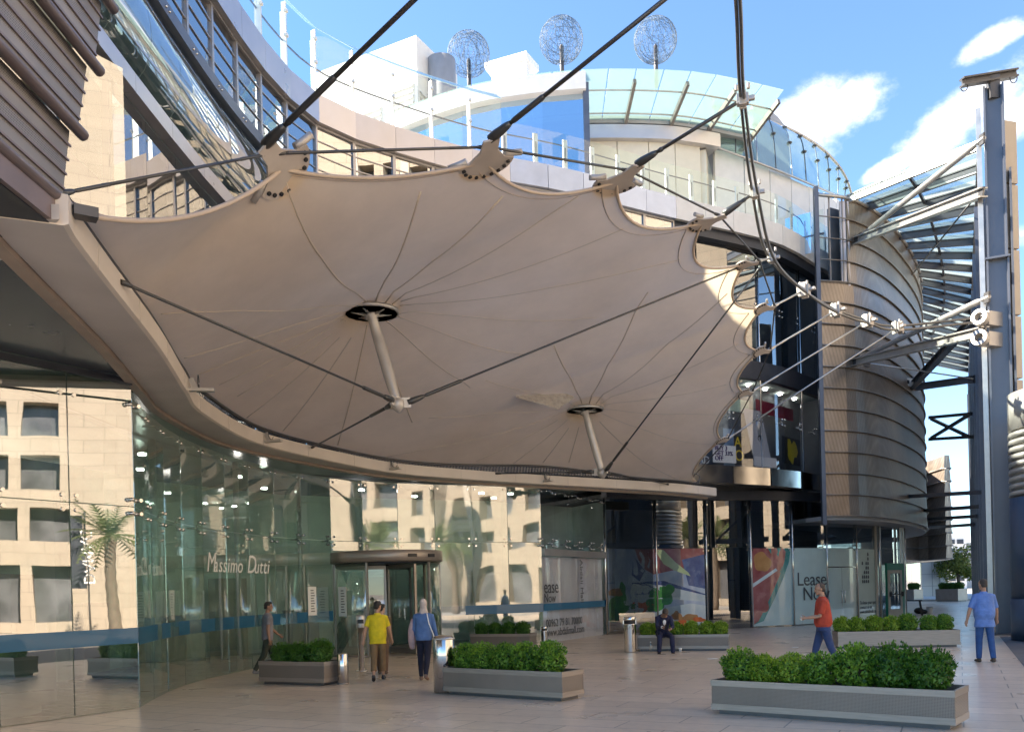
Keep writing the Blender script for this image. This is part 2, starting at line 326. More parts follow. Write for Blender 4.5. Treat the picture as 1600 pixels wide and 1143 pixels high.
def tag(o, label=None, cat=None, group=None, kind=None):
    if label: o['label'] = label
    if cat: o['category'] = cat
    if group: o['group'] = group
    if kind: o['kind'] = kind
    return o
def thing(name, loc, label, cat, group=None, rz=0):
    e = bpy.data.objects.new(name, None); COL.objects.link(e); e.location = V(loc); e.rotation_euler = (0, 0, rz); e.empty_display_size = .2
    return tag(e, label, cat, group)
def dup(o, parent=None):
    c = o.copy(); COL.objects.link(c)
    if parent is not None: c.parent = parent
    for ch in list(o.children): dup(ch, c)
    return c
def text(s, name, m, origin, ax, ay, size, parent, th=.006, shear=0, align='LEFT', space=1.0):
    """lettering as a mesh on the plane origin, ax (reading direction), ay (up)"""
    cu = bpy.data.curves.new('t', 'FONT'); cu.body = s; cu.size = size; cu.shear = shear; cu.align_x = align; cu.extrude = th/2; cu.resolution_u = 3; cu.space_character = space
    t = bpy.data.objects.new('t', cu); COL.objects.link(t); bpy.context.view_layer.update()
    me = bpy.data.meshes.new_from_object(t); bpy.data.objects.remove(t); bpy.data.curves.remove(cu)
    ax, ay = V(ax).normalized(), V(ay).normalized(); az = ax.cross(ay)
    off = V((0, 0, 0)); q = parent
    while q is not None: off = off+q.location; q = q.parent
    mx = Matrix((ax, ay, az)).transposed().to_4x4(); mx.translation = V(origin)-off
    me.transform(mx); me.materials.clear(); me.materials.append(M[m])
    o = bpy.data.objects.new(name, me); COL.objects.link(o); o.parent = parent
    return o

def catmull(P, n=12):
    P = [V((p[0], p[1], p[2] if len(p) > 2 else 0)) for p in P]; out = []
    for i in range(len(P)-1):
        p0, p1, p2, p3 = P[max(i-1, 0)], P[i], P[i+1], P[min(i+2, len(P)-1)]
        if i == 0: p0 = p1*2-p2
        if i == len(P)-2: p3 = p2*2-p1
        for k in range(n):
            t = k/n; out.append(.5*((2*p1)+(p2-p0)*t+(2*p0-5*p1+4*p2-p3)*t*t+(3*p1-p0-3*p2+p3)*t**3))
    out.append(P[-1]); return out
class Path:
    def __init__(s, P, n=14):
        s.p = catmull(P, n); s.l = [0]
        for a, b in zip(s.p, s.p[1:]): s.l.append(s.l[-1]+(b-a).length)
        s.L = s.l[-1]
    def at(s, d):
        d = min(max(d, 0), s.L)
        for i in range(len(s.p)-1):
            if s.l[i+1] >= d:
                t = (d-s.l[i])/max(1e-9, s.l[i+1]-s.l[i]); return s.p[i].lerp(s.p[i+1], t)
        return s.p[-1].copy()
    def nrm(s, d):     # horizontal normal to the right of travel
        t = s.at(d+.1)-s.at(d-.1); t.z = 0; t.normalize(); return V((t.y, -t.x, 0))
    def off(s, d, k): return s.at(d)+s.nrm(d)*k
    def near(s, x, y): return min(range(len(s.p)), key=lambda i: (s.p[i].x-x)**2+(s.p[i].y-y)**2)
    def dist_at(s, x, y): return s.l[s.near(x, y)]
def ribbon(mb, path, d0, d1, k0, k1, z0, z1, step=.5, mi=0):
    """solid band following a path: offsets k0..k1 (right positive), heights z0..z1"""
    n = max(1, int((d1-d0)/step)); R = []
    for i in range(n+1):
        d = d0+(d1-d0)*i/n; a = path.off(d, k0); b = path.off(d, k1)
        R.append([a+V((0, 0, z0)), b+V((0, 0, z0)), b+V((0, 0, z1)), a+V((0, 0, z1))])
    return mb.loft(R, mi, smooth=False, cap=True)
Zv = lambda z: V((0, 0, z))

# ================================================================ SETTING
def sheet(name, poly, z, m, kind='structure'):
    mb = MB(); mb.quad(*[V((p[0], p[1], z)) for p in poly]); o = mb.build(name, m, fixn=False); tag(o, kind=kind); return o
sheet('ground', [(-600, -600), (600, -600), (600, 900), (-600, 900)], -.02, 'ground')
sheet('plaza_paving', [(-14, -14), (22, -14), (47, 100), (-14, 100)], 0, 'paving')
kA, kB = G(1567, 1000), G(1600, 1041)
kd = (kA-kB).normalized(); kn = V((kd.y, -kd.x, 0))
sheet('side_path', [tuple((kB-kd*16)[:2]), tuple((kB-kd*16+kn*7)[:2]), tuple((kA+kd*2+kn*7)[:2]), tuple((kA+kd*2)[:2])], .004, 'asphalt')
# raised far pavement with its kerb
fA, fB = G(1412, 938), G(1530, 938)
mb = MB(); mb.hexa([V((fA.x-8, fA.y, -.01)), V((fB.x+4, fB.y, -.01)), V((fB.x+30, fB.y+45, -.01)), V((fA.x, fA.y+45, -.01)),
                    V((fA.x-8, fA.y, .14)), V((fB.x+4, fB.y, .14)), V((fB.x+30, fB.y+45, .14)), V((fA.x, fA.y+45, .14))])
tag(mb.build('far_pavement', 'kerb'), kind='structure')

# ================================================================ STOREFRONT (ground floor glazing)
ST = Path([(-6.08, 14.51), (-6.48, 16.6), (-6.64, 18.5), (-6.5, 20.5), (-6.1, 22.5), (-5.3, 24.5), (-4.0, 26.2), (-2.3, 27.25), (-.6, 27.95), (.98, 28.73)])
LW = [V((-9.3, 9.35, 0)), V((-7.26, 12.62, 0)), V((-6.08, 14.51, 0))]
RW = [V((.98, 28.73, 0)), V((3.44, 33.2, 0))]
H1, H2 = 3.25, 5.02
DOOR = V((-3.62, 26.05, 0)); DR = 1.52
store = thing('glass_storefront', (-6.08, 14.51, 0), 'tall curved green-tinted glass shopfront with a blue band, behind the revolving door', 'shopfront')
jr = random.Random(99)
def pane(parent, a, b, z0, z1, m, name='glass_pane', gap=.008, th=.016):
    a, b = V(a), V(b); d = (b-a).normalized()
    if m.startswith('g_store') or m == 'g_dark': q_ = V((d.y, -d.x, 0))*jr.uniform(-.006, .006); a = a+q_; b = b-q_; d = (b-a).normalized()
    return MB().wall(a+d*gap, b-d*gap, z0+gap, z1-gap, th).build(name, m, parent)
def spider(parent, p, nrm, tan, arms=2):
    mb = MB(); n = V(nrm).normalized(); t = V(tan).normalized(); c = V(p)
    for sx in (-1, 1):
        for sz in ((-1, 1) if arms == 4 else (-1,)):
            q = c+t*(sx*.11)+Zv(sz*.11)
            mb.cyl(q+n*.03, q-n*.06, .032, n=10); mb.cyl(c-n*.14, q-n*.05, .014, n=6)
    mb.cyl(c-n*.12, c-n*.34, .022, n=8)
    return mb.build('spider_fitting', 'polished', parent)
def film(parent, pts, nrms, z0, z1, k=.014):
    L1 = [p+n*k+Zv(z0) for p, n in zip(pts, nrms)]; L2 = [p+n*k+Zv(z1) for p, n in zip(pts, nrms)]
    L3 = [p+n*(k+.003)+Zv(z0) for p, n in zip(pts, nrms)]; L4 = [p+n*(k+.003)+Zv(z1) for p, n in zip(pts, nrms)]
    return MB().loft([[a, c, d, b] for a, b, c, d in zip(L1, L2, L3, L4)], smooth=False, cap=True).build('blue_film_band', 'film', parent)
# left flat wall
def flat_run(A, B, n, m, zs=(0, H1, H2), endspider=True, fin=True):
    A, B = V(A), V(B); d = (B-A).normalized(); nr = V((d.y, -d.x, 0))
    for i in range(n):
        a, b = A.lerp(B, i/n), A.lerp(B, (i+1)/n)
        for z0, z1 in zip(zs, zs[1:]): pane(store, a, b, z0, z1, m)
    for i in range(n+1 if endspider else n):
        p = A.lerp(B, i/n)
        spider(store, p+Zv(H1), nr, d, 4); spider(store, p+Zv(H2-.02), nr, d)
        if fin: MB().wall(p-nr*.08, p-nr*.4, .02, H2, .014).build('glass_fin', 'g_clear', store)
flat_run(LW[0], LW[1], 3, 'g_store_flat', zs=(0, H1, 5.21)); flat_run(LW[1], LW[2], 2, 'g_store_flat', zs=(0, H1, 5.21))
d0 = (LW[2]-LW[1]).normalized(); n0 = V((d0.y, -d0.x, 0)); d1 = (LW[1]-LW[0]).normalized(); n1 = V((d1.y, -d1.x, 0))
film(store, [LW[0], LW[1], LW[2]], [n1, n0, n0], 1.05, 1.3)
# curved wall
NP = int(round(ST.L/1.2)); skipd = []
for i in range(NP):
    s0, s1 = ST.L*i/NP, ST.L*(i+1)/NP; a, b = ST.at(s0), ST.at(s1); c = (a+b)/2
    near = (c-DOOR).length < DR+.1
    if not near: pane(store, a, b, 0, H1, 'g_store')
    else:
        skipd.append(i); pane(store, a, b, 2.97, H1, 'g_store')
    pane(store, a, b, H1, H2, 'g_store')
    nr = ST.nrm(s0); tn = ST.at(s0+.1)-ST.at(s0)
    spider(store, a+Zv(H1), nr, tn, 4); spider(store, a+Zv(H2-.02), nr, tn)
    if i % 2 == 0: MB().wall(a-nr*.1, a-nr*.45, .02 if not near else 3.0, H2, .014).build('glass_fin', 'g_clear', store)
for lo, hi in ((0, min(skipd)), (max(skipd)+1, NP)):
    ss = [ST.L*(lo+(hi-lo)*k/24)/NP for k in range(25)]
    film(store, [ST.at(q) for q in ss], [ST.nrm(q) for q in ss], 1.02, 1.3)
# right flat wall with a metal transom and shutters behind
flat_run(RW[0], RW[1], 5, 'g_shop', zs=(0, H1-.25, H2), fin=False)
dR = (RW[1]-RW[0]).normalized(); nR = V((dR.y, -dR.x, 0))
film(store, RW, [nR, nR], 1.05, 1.28, .016)
MB().wall(RW[0]+nR*.06, RW[1]+nR*.06, H1-.42, H1-.2, .09).build('transom', 'mullion', store)
ws = MB().wall(RW[0]-nR*.12, RW[1]-nR*.12, .0, H1-.45, .03).build('backing_film', 'white', store)
text('ease', 'lettering', 'letter_dark', RW[0]+nR*.02+dR*.05+Zv(1.62), dR, (0, 0, 1), .62, store)
text('Now', 'lettering', 'letter_dark', RW[0]+nR*.02+dR*.05+Zv(1.32), dR, (0, 0, 1), .42, store)
text('00962 79 81 70000', 'lettering', 'letter_dark', RW[0]+nR*.02+dR*.15+Zv(.52), dR, (0, 0, 1), .36, store)
text('www.abdalimall.com', 'lettering', 'letter_dark', RW[0]+nR*.02+dR*.15+Zv(.22), dR, (0, 0, 1), .36, store)
text('Abdali Mall', 'lettering', 'letter_dark', RW[0]+nR*.02+dR*2.9+Zv(2.75), (0, 0, -1), dR, .34, store)
# shop name across the curved glass: letters one by one
sg = 'Massimo Dutti'; s0 = ST.dist_at(*(PY(341, 888, 20.0)[:2])); sA = ST.dist_at(-6.56, 19.4); step = .205
wide = {'M': 1.5, 'm': 1.5, 'i': .55, ' ': .9, 't': .7, 'D': 1.4, 's': .85}
s = sA; sign = thing('shop_name_sign', (ST.at(sA)+Zv(2.5)), 'white handwritten shop name lettering on the curved glass left of the revolving door', 'sign')
for ch in sg:
    w = step*wide.get(ch, 1)
    if ch != ' ':
        n = ST.nrm(s+w/2); t = (ST.at(s+w)-ST.at(s)).normalized()
        text(ch, 'letter', 'letter_white', ST.at(s)+n*.03+Zv(2.32), t, (0, 0, 1), .62 if ch in 'MD' else .5, sign, shear=.25)
    s += w*1.25
# notices on the glass by the door
for k, (u, v0, v1) in enumerate([(456, 917, 962), (577, 915, 962)]):
    Y = 24.0 if k == 0 else 24.3
    p = PY(u-8, v1, Y); q = PY(u+8, v1, Y)
    nt = thing('glass_notice', p, ['pale printed notice sheet on the glass behind the boy in grey', 'pale printed notice sheet on the glass close to the revolving door'][k], 'notice', 'notices beside the revolving door')
    s = ST.dist_at(*(ST.p[ST.near(p.x-.2, 24.7 if k == 0 else 25.0)][:2])) if k == 0 else None
    h = (v1-v0)/FOC*Y; zb = p.z
    if k == 0: c = ST.at(s); t = (ST.at(s+.1)-ST.at(s)).normalized(); n = ST.nrm(s)
    else: c = DOOR+V((-1.05, -1.22, 0)); n = (c-DOOR).normalized(); t = V((-n.y, n.x, 0))
    nt.location = c+n*.04+Zv(zb)
    o = c+n*.04
    MB().prism([(-.17, zb), (.17, zb), (.17, zb+h), (-.17, zb+h)], o, t, (0, 0, 1), .008).build('sheet', 'letter_white', nt)
    mb = MB()
    for r in range(9): mb.prism([(-.06, zb+.1+r*h/11), (.10-.02*(r % 3), zb+.1+r*h/11), (.10-.02*(r % 3), zb+.125+r*h/11), (-.06, zb+.125+r*h/11)], o+n*.009, t, (0, 0, 1), .003)
    mb.build('print', 'letter_dark', nt)
# inside: rear wall, ceiling, steel posts, shelves
mb = MB()
ins = [ST.off(d, -4.2) for d in (2, 6, 9, 12, 15, ST.L)]
mb.loft([[p, p+Zv(5)] for p in [V((-16, 8, 0)), V((-13, 15, 0))]+ins[1:]+[V((2.5, 36, 0)), V((3.6, 33.6, 0))]], closed=False, smooth=False)
mb.build('interior_wall', 'interior', store, fixn=False)
MB().box((-6.4, 10.5, 1.1), (.06, .06, 2.2)).build('interior_post', 'galv', store)
for u, Y in ((372, 21.6), (243, 18.2), (470, 26.9)):
    p = PY(u, 900, Y); MB().cyl((p.x, p.y, 0), (p.x, p.y, 5), .07, n=14).build('interior_post', 'galv', store)
rs = random.Random(3)
for k in range(11):
    d = 1.5+k*1.75; p = ST.off(min(d, ST.L-.2), -2.6-rs.random()*1.6); n = ST.nrm(min(d, ST.L-.2)); t = V((-n.y, n.x, 0))
    hh = rs.choice([1.3, 1.7, 2.3]); MB().bar(p-t*.5+Zv(hh/2), p+t*.5+Zv(hh/2), .5, hh).build('display_unit', rs.choice(['interior', 'interior_dark', 'grey_cladding', 'brown']), store)
M['tube_lamp'] = mat('tube_lamp', (.9, .9, .85), .5, emit=(1, .95, .86), estr=7)
for k in range(9):
    d = 5.2+k*1.9; p = ST.off(min(d, ST.L-.3), -1.5-1.3*(k % 2)); MB().cyl(p+Zv(4.98), p+Zv(4.93), .09, n=12).build('downlight', 'tube_lamp', store)
P = [V((-14, 5, .006)), LW[0]-n1*.1+Zv(.006), LW[1]-n1*.1+Zv(.006), LW[2]-n0*.1+Zv(.006)]+[ST.off(d, -.1)+Zv(.006) for d in [ST.L*i/20 for i in range(1, 20)]]+[V((.9, 29, .006)), V((2.4, 34, .006)), V((-14, 36, .006))]
mb = MB(); mb.add(P, [tuple(range(len(P)))]); mb.build('interior_floor', 'interior_floor', store, fixn=False)
mb = MB(); mb.cyl(V((-8.3, 14.0, 0)), V((-8.3, 14.0, .16)), .8, n=32); mb.cyl((-8.3, 14.0, .16), (-8.3, 14.0, 1.25), 1.02, n=32); mb.build('round_counter', 'grey_cladding', store)

# ================================================================ CANOPY RING BEAM over the shopfront
BP = [PY(u, v, Y) for u, v, Y in [(98, 352, 8.45), (104, 365, 8.66), (153, 430, 9.79), (245, 546, 12.77), (288, 613, 15.47), (315, 647, 17.35), (400, 693, 20.6), (520, 722, 23.6), (620, 740, 25.6), (740, 750, 27.1), (850, 757, 28.3), (960, 763, 29.6), (1060, 769, 31.2), (1118, 775, 32.4)]]
BE = Path(BP, 10)
beam = thing('canopy_ring_beam', (BE.at(0).x, BE.at(0).y, 5.2), 'long cream curved steel beam edging the fabric canopy above the shopfront', 'beam')
def off3(d, k, z): p = BE.off(d, k); return p+Zv(z)
n = 90; R1 = []; R2 = []; R3 = []
for i in range(n+1):
    d = BE.L*i/n; w = .62 if BE.at(d).y < 20 else max(.34, .62-.03*(BE.at(d).y-20))
    R1.append([off3(d, 0, 0), off3(d, .05, .02), off3(d, .05, .30), off3(d, -w, .30), off3(d, -w, 0)])
    R2.append([off3(d, -w-.015, -.06), off3(d, -w-.015, .28), off3(d, -w-.16, .28), off3(d, -w-.16, -.06)])
mb = MB()
b = len(mb.v)
mb.loft(R1, 0, smooth=False, cap=True)
for i, f in enumerate(mb.f):      # underside in the greyer colour
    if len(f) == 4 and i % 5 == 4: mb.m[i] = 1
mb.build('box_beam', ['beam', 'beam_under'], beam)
MB().loft(R2, smooth=False, cap=True).build('edge_trim', 'brown', beam)
for k in range(16):
    d = 1.2+k*1.9
    if d > BE.L-1: break
    mb = MB(); p = off3(d, .052, .01); q = off3(d, .052, .29); t = (BE.at(d+.1)-BE.at(d)).normalized(); mb.bar(p, q, .012, .006, up=t); mb.build('joint', 'beam_under', beam)
# dark soffit under the podium slab, between the beam and the glass
so = thing('podium_soffit', (-8, 12, 5.05), 'dark glossy panelled soffit above the left shopfront glass', 'soffit')
mb = MB(); dd = [0.05, 1.2, 3.5, 5.5]
inner = [off3(d, -.8, .02) for d in dd]
polyb = [V((-14, 8.05, 5.325)), inner[0], inner[1], inner[2], V((-6.06, 14.45, 5.32)), V((-9.3, 9.25, 5.325))]
mb = MB(); top = [p+Zv(.1) for p in polyb]; k = len(polyb)
mb.add(polyb+top, [tuple(range(k)), tuple(range(k, 2*k))]+[(i, (i+1) % k, k+(i+1) % k, k+i) for i in range(k)]); mb.build('soffit_panel', 'soffit', so)
MB().hexa([V((-14, 8.0, 5.31)), V((BE.at(0).x+.02, 8.35, 5.31)), V((BE.at(.4).x-.6, 9.2, 5.31)), V((-14, 12, 5.31)), V((-14, 8.0, 5.45)), V((BE.at(0).x+.02, 8.35, 5.45)), V((BE.at(.4).x-.6, 9.2, 5.45)), V((-14, 12, 5.45))]).build('edge_panel', 'beam_under', so)
mb = MB()
for a, b2 in ((LW[0], LW[1]), (LW[1], LW[2])): mb.wall(a, b2, 5.215, 5.31, .07)
mb.build('head_channel', 'alu_dark', so)
# corner clamps and small floodlights on the beam
for k, (u, v) in enumerate([(300, 618), (408, 693), (612, 735), (848, 745)]):
    d = BE.dist_at(*(PY(u, v, [15.7, 21, 25.4, 28.2][k])[:2]))
    p = off3(d, .06, .1); n_ = BE.nrm(d); t = (BE.at(d+.1)-BE.at(d)).normalized()
    e = thing('beam_bracket', p, ['cream bracket with a curled cable on the beam, nearest the left corner', 'cream bracket on the beam above the boy in grey', 'cream bracket on the beam above the revolving door', 'cream bracket on the beam below the smaller flying mast'][k], 'bracket', 'brackets on the ring beam')
    mb = MB(); mb.bar(p+n_*-.05, p+n_*.42, .13, .05); mb.bar(p+n_*.1+Zv(.02), p+n_*.02+Zv(.2), .1, .03, up=t); mb.build('bracket_arm', 'cast', e)
    mb = MB(); mb.tube([p+n_*.15+t*(.11*math.cos(a))+Zv(.15+.11*math.sin(a)) for a in [i*.6 for i in range(11)]], .008, 5); mb.build('cable_loop', 'cable', e)

# ================================================================ CURVED MALL BUILDING above the shopfront
UF = Path([(-6.6, 2.5), (-6.5, 12), (-6.45, 17), (-6.25, 20.6), (-5.75, 23.5), (-4.85, 25.4), (-2.7, 27.2), (-.5, 28.6), (2.1, 29.8), (5.45, 31.8), (10.3, 34.6), (13.0, 37.4), (14.3, 38.8)])
mall = thing('curved_mall_building', (-6.5, 18, 5.4), 'concave mall building with ribbon windows and pinkish metal parapet above the canopy', 'building')
dA = UF.dist_at(-6.5, 9); dZ = UF.L; dW = UF.dist_at(3.5, 30.2)
ZP0, ZP1 = 14.85, 15.62
# parapet in cassettes
seg = 1.35; k = 0; d = dA
while d < dZ-.2:
    e = min(d+seg, dZ)
    MB().wall(UF.off(d, .12)+Zv(0), UF.off(e-.014, .12), ZP0, ZP1, .16).build('parapet_panel', 'alu' if d < UF.dist_at(-.5, 28.6) else ('sky_tint_panel' if d < UF.dist_at(6.2, 32.3) else 'white_panel'), mall); d = e; k += 1
# ribbon windows
d = dA; k = 0; wseg = 1.35
while d < dW+3:
    e = d+wseg; a, b = UF.off(d, 0), UF.off(e, 0); t = (b-a).normalized()
    w = MB(); w.wall(a, a+t*.05, 13.15, ZP0-.01, .12); w.wall(b-t*.05, b, 13.15, ZP0-.01, .12); w.wall(a+t*.05, b-t*.05, 13.15, 13.23, .12); w.wall(a+t*.05, b-t*.05, ZP0-.07, ZP0-.01, .12)
    for z in (13.6, 14.0, 14.4): w.wall(a+t*.05, b-t*.05, z, z+.025, .07)
    fo = w.build('ribbon_window', 'mullion', mall)
    pn = MB().wall(a+t*.052, b-t*.052, 13.235, ZP0-.075, .015).build('pane', 'g_upper', fo)
    d = e; k += 1
# riveted dark band, bowed glass skirt, pink fin, lower glazing
mb = MB(); ribbon(mb, UF, dA, dW+3, -.02, .16, 12.88, 13.14); mb.build('rivet_band', 'blue_frame', mall)
mb = MB(); d = dA
while d < dW: 
    for dd_ in (0, .16): p = UF.off(d+dd_, .165)+Zv(13.0); mb.ball(p, .035, 6)
    d += 1.35
mb.build('rivet', 'polished', mall)
d = dA; 
while d < dW:
    e = d+1.35; R = []
    for i in range(9):
        z = 10.75+(12.86-10.75)*i/8; bow = .42*math.sin(math.pi*(i/8)**.8*.9+.2)
        R.append([UF.off(d+.008, bow)+Zv(z), UF.off(e-.008, bow)+Zv(z)])
    mb = MB()
    b0 = len(mb.v)
    for r in R: mb.v += r
    for i in range(8): mb.f.append([b0+2*i, b0+2*i+1, b0+2*i+3, b0+2*i+2]); mb.m.append(0); mb.sm.append(True)
    o = mb.build('bowed_glass', 'g_bow', mall, fixn=False); d = e
d = dA
while d < dW:
    e = d+1.6; MB().wall(UF.off(d, .16), UF.off(e-.012, .16), 10.42, 10.74, .22).build('fin_cassette', 'alu', mall); d = e
dLg = UF.dist_at(-6.48, 14.7)
for A_, B_, n_p in ((LW[0], LW[1], 2), (LW[1], LW[2], 2)):
    dv = (B_-A_).normalized(); nv = V((dv.y, -dv.x, 0))
    for i in range(n_p):
        a, b = A_.lerp(B_, i/n_p), A_.lerp(B_, (i+1)/n_p)
        for z0, z1 in ((5.5, 7.6), (7.6, 10.35)): MB().wall(a+dv*.008, b-dv*.008, z0+.008, z1-.008, .016).build('corner_glass_pane', 'g_store_flat', mall)
        for z in (7.45, 7.75):
            for q_ in (a+dv*.12, b-dv*.12): MB().cyl(q_+nv*.03+Zv(z), q_-nv*.1+Zv(z), .04, n=10).build('glass_bolt', 'polished', mall)
P = [V((-11, 8, 0)), V((-6.4, 8, 0)), V((-6.4, 15.0, 0)), LW[2]+V((-.3, .3, 0)), V((-11, 14.8, 0))]; k = len(P)
mb = MB(); mb.add([p+Zv(10.36) for p in P]+[p+Zv(10.41) for p in P], [tuple(range(k)), tuple(range(k, 2*k))]+[(i, (i+1) % k, k+(i+1) % k, k+i) for i in range(k)]); mb.build('overhang_soffit', 'grey_cladding', mall)
mb = MB(); mb.wall(LW[0]-n1*2.2, LW[1]-n1*2.2, 5.5, 10.3, .1); mb.wall(LW[1]-n0*2.2, LW[2]-n0*2.2, 5.5, 10.3, .1); mb.build('corner_inner_wall', 'interior_dark', mall)
d = dLg
while d < dW:
    e = d+1.35; MB().wall(UF.off(d+.006, .05), UF.off(e-.006, .05), 5.5, 10.38, .016).build('lower_glass_pane', 'g_upper', mall)
    MB().wall(UF.off(d, .0), UF.off(d, -.12), 5.5, 10.38, .05).build('mullion', 'blue_frame', mall); d = e
# floor slabs, inner walls and roof close the volume
mb = MB()
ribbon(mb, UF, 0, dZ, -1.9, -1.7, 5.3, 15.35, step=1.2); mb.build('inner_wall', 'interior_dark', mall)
def slab(z0, z1, k, m, name, da=0, db=None):
    db = dZ if db is None else db; P = [UF.off(da+(db-da)*i/44, k) for i in range(45)]+[V((13, 60, 0)), V((-32, 60, 0)), V((-32, 2.5, 0))]
    n = len(P); mb = MB(); mb.add([p+Zv(z0) for p in P]+[p+Zv(z1) for p in P], [tuple(range(n)), tuple(range(n, 2*n))]+[(i, (i+1) % n, n+(i+1) % n, n+i) for i in range(n)]); return mb.build(name, m, mall)
slab(5.33, 5.48, .0, 'soffit', 'podium_slab', 0, UF.dist_at(3.4, 30.2)); slab(15.2, 15.45, -.02, 'grey_cladding', 'roof_slab')
P = [V((18, 60.2, 0)), V((31, 96, 0)), V((-32, 96, 0)), V((-32, 60.2, 0))]; mb = MB(); mb.hexa(P+[p+Zv(16.5) for p in P]); mb.build('unseen_sun_block', 'grey_cladding', mall)  # unseen mass added to keep sun off the far paving
mb = MB(); 
for z in (10.2, 12.9): ribbon(mb, UF, 0, dW, -1.65, -.1, z, z+.15, step=1.2)
mb.build('floor_slab', 'interior', mall)

# ================================================================ GLASS WINDSCREEN AND BALUSTRADE on the roof terrace
wsn = thing('glass_windscreen', UF.off(dA, .1)+Zv(ZP1), 'tall glass windscreen with white posts and pale slanted top along the upper left roof edge', 'windscreen')
dS1 = UF.dist_at(.15, 28.5); d = dA
while d < dS1-.3:
    e = min(d+1.35, dS1); a, b = UF.off(d, .1), UF.off(e, .1)
    n_ = UF.nrm(d)
    mb = MB(); mb.bar(a-n_*.06+Zv(ZP1), a-n_*.06+Zv(17.45), .05, .13, up=n_); mb.bar(a-n_*.14+Zv(ZP1), a-n_*.14+Zv(17.2), .03, .07, up=n_); mb.box(a+Zv(16.55), (.1, .1, .07)); mb.box(a+Zv(17.2), (.1, .1, .07)); mb.build('post', 'white', wsn)
    pane(wsn, a, b, ZP1+.06, 17.42, 'g_clear')
    n2 = UF.nrm(e); mb = MB(); mb.hexa([a+n_*.05+Zv(17.46), b+n2*.05+Zv(17.46), b-n2*.35+Zv(17.8), a-n_*.35+Zv(17.8), a+n_*.05+Zv(17.48), b+n2*.05+Zv(17.48), b-n2*.35+Zv(17.82), a-n_*.35+Zv(17.82)]); mb.build('top_glass', 'g_edge', wsn)
    d = e
mb = MB(); ribbon(mb, UF, dA, dS1, -.03, .0, 16.42, 16.46); mb.build('hand_rail', 'blue_frame', wsn)
bal = thing('glass_balustrade', UF.off(dS1, .1)+Zv(ZP1), 'low glass balustrade with short white posts on the roof terrace edge', 'balustrade')
d = dS1+.1
while d < dZ-.5:
    e = min(d+1.1, dZ); a, b = UF.off(d, .1), UF.off(e, .1); n_ = UF.nrm(d); t = (b-a).normalized()
    mb = MB(); c = a-n_*.05
    mb.bar(c+Zv(ZP1), c+Zv(16.62), .16, .05, up=n_); mb.bar(c+n_*.028+Zv(15.85), c+n_*.03+Zv(16.35), .05, .012, up=n_, mi=1); mb.build('post', ['white', 'grey_cladding'], bal)
    pane(bal, a+n_*.04, b+n_*.04, ZP1+.05, 16.78, 'g_clear'); d = e
mb = MB(); ribbon(mb, UF, dS1, dZ, .0, .03, 16.42, 16.45); mb.build('hand_rail', 'blue_frame', bal)

# ================================================================ DARK GLASS SHOPS (ground floor, right) with printed films
def px(p):
    a, b = p[0]/p[1], (p[2]-CAMZ)/p[1]; c, s = math.cos(ROLL), math.sin(ROLL)
    return U0+(a*c-b*s)*FOC, V0-(a*s+b*c)*FOC
def path_u(path, u, z=2.0):
    best = 0; bd = 1e9; n = 900; last = -1e9
    for i in range(n+1):
        d = path.L*i/n; p = path.at(d); uu = px((p.x, p.y, z))[0]; w = abs(uu-u)
        if uu < last-1.0: break
        last = max(last, uu)
        if w < bd: bd = w; best = d
    return best
DG = Path([(3.44, 33.2), (4.9, 34.2), (7.48, 35.05), (9.62, 35.65), (11.3, 36.3), (12.9, 37.2), (14.6, 38.6), (16.4, 40.4), (17.6, 41.6), (18.72, 42.8), (19.35, 44.4), (19.8, 47), (20, 56)])
dshop = thing('dark_glass_shopfront', (3.44, 33.2, 0), 'dark glazed shopfront wall behind the seated man, with slim chrome posts', 'shopfront')
us = [945, 1025, 1103, 1172, 1237, 1290, 1337, 1372, 1412]
ds = [0]+[path_u(DG, u, 2.5) for u in us[1:]]+[DG.L-5, DG.L]
for i in range(len(ds)-1):
    sub = max(1, int((ds[i+1]-ds[i])/2.6+.5))
    for k in range(sub):
        a, b = DG.at(ds[i]+(ds[i+1]-ds[i])*k/sub), DG.at(ds[i]+(ds[i+1]-ds[i])*(k+1)/sub)
        pane(dshop, a, b, 0, 3.2, 'g_dark'); pane(dshop, a, b, 3.2, 5.05, 'g_dark')
for d in ds[:-2]:
    p = DG.at(d); n_ = DG.nrm(d); t = DG.at(d+.1)-DG.at(max(0, d-.1)); 
    MB().cyl(p+n_*.07, p+n_*.07+Zv(5.05), .035, n=10).build('chrome_post', 'polished', dshop)
    spider(dshop, p+Zv(3.2), n_, t, 4); spider(dshop, p+Zv(5.0), n_, t)
mb = MB(); ribbon(mb, DG, 0, DG.L, -.05, .22, 5.06, 5.42); mb.build('head_band', 'alu_dark', dshop)
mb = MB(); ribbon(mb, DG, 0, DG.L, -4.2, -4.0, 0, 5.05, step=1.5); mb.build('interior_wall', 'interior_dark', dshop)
mb = MB(); ribbon(mb, DG, 0, DG.L, -4.1, -.06, 5.06, 5.2, step=1.5); mb.build('ceiling', 'interior_dark', dshop)

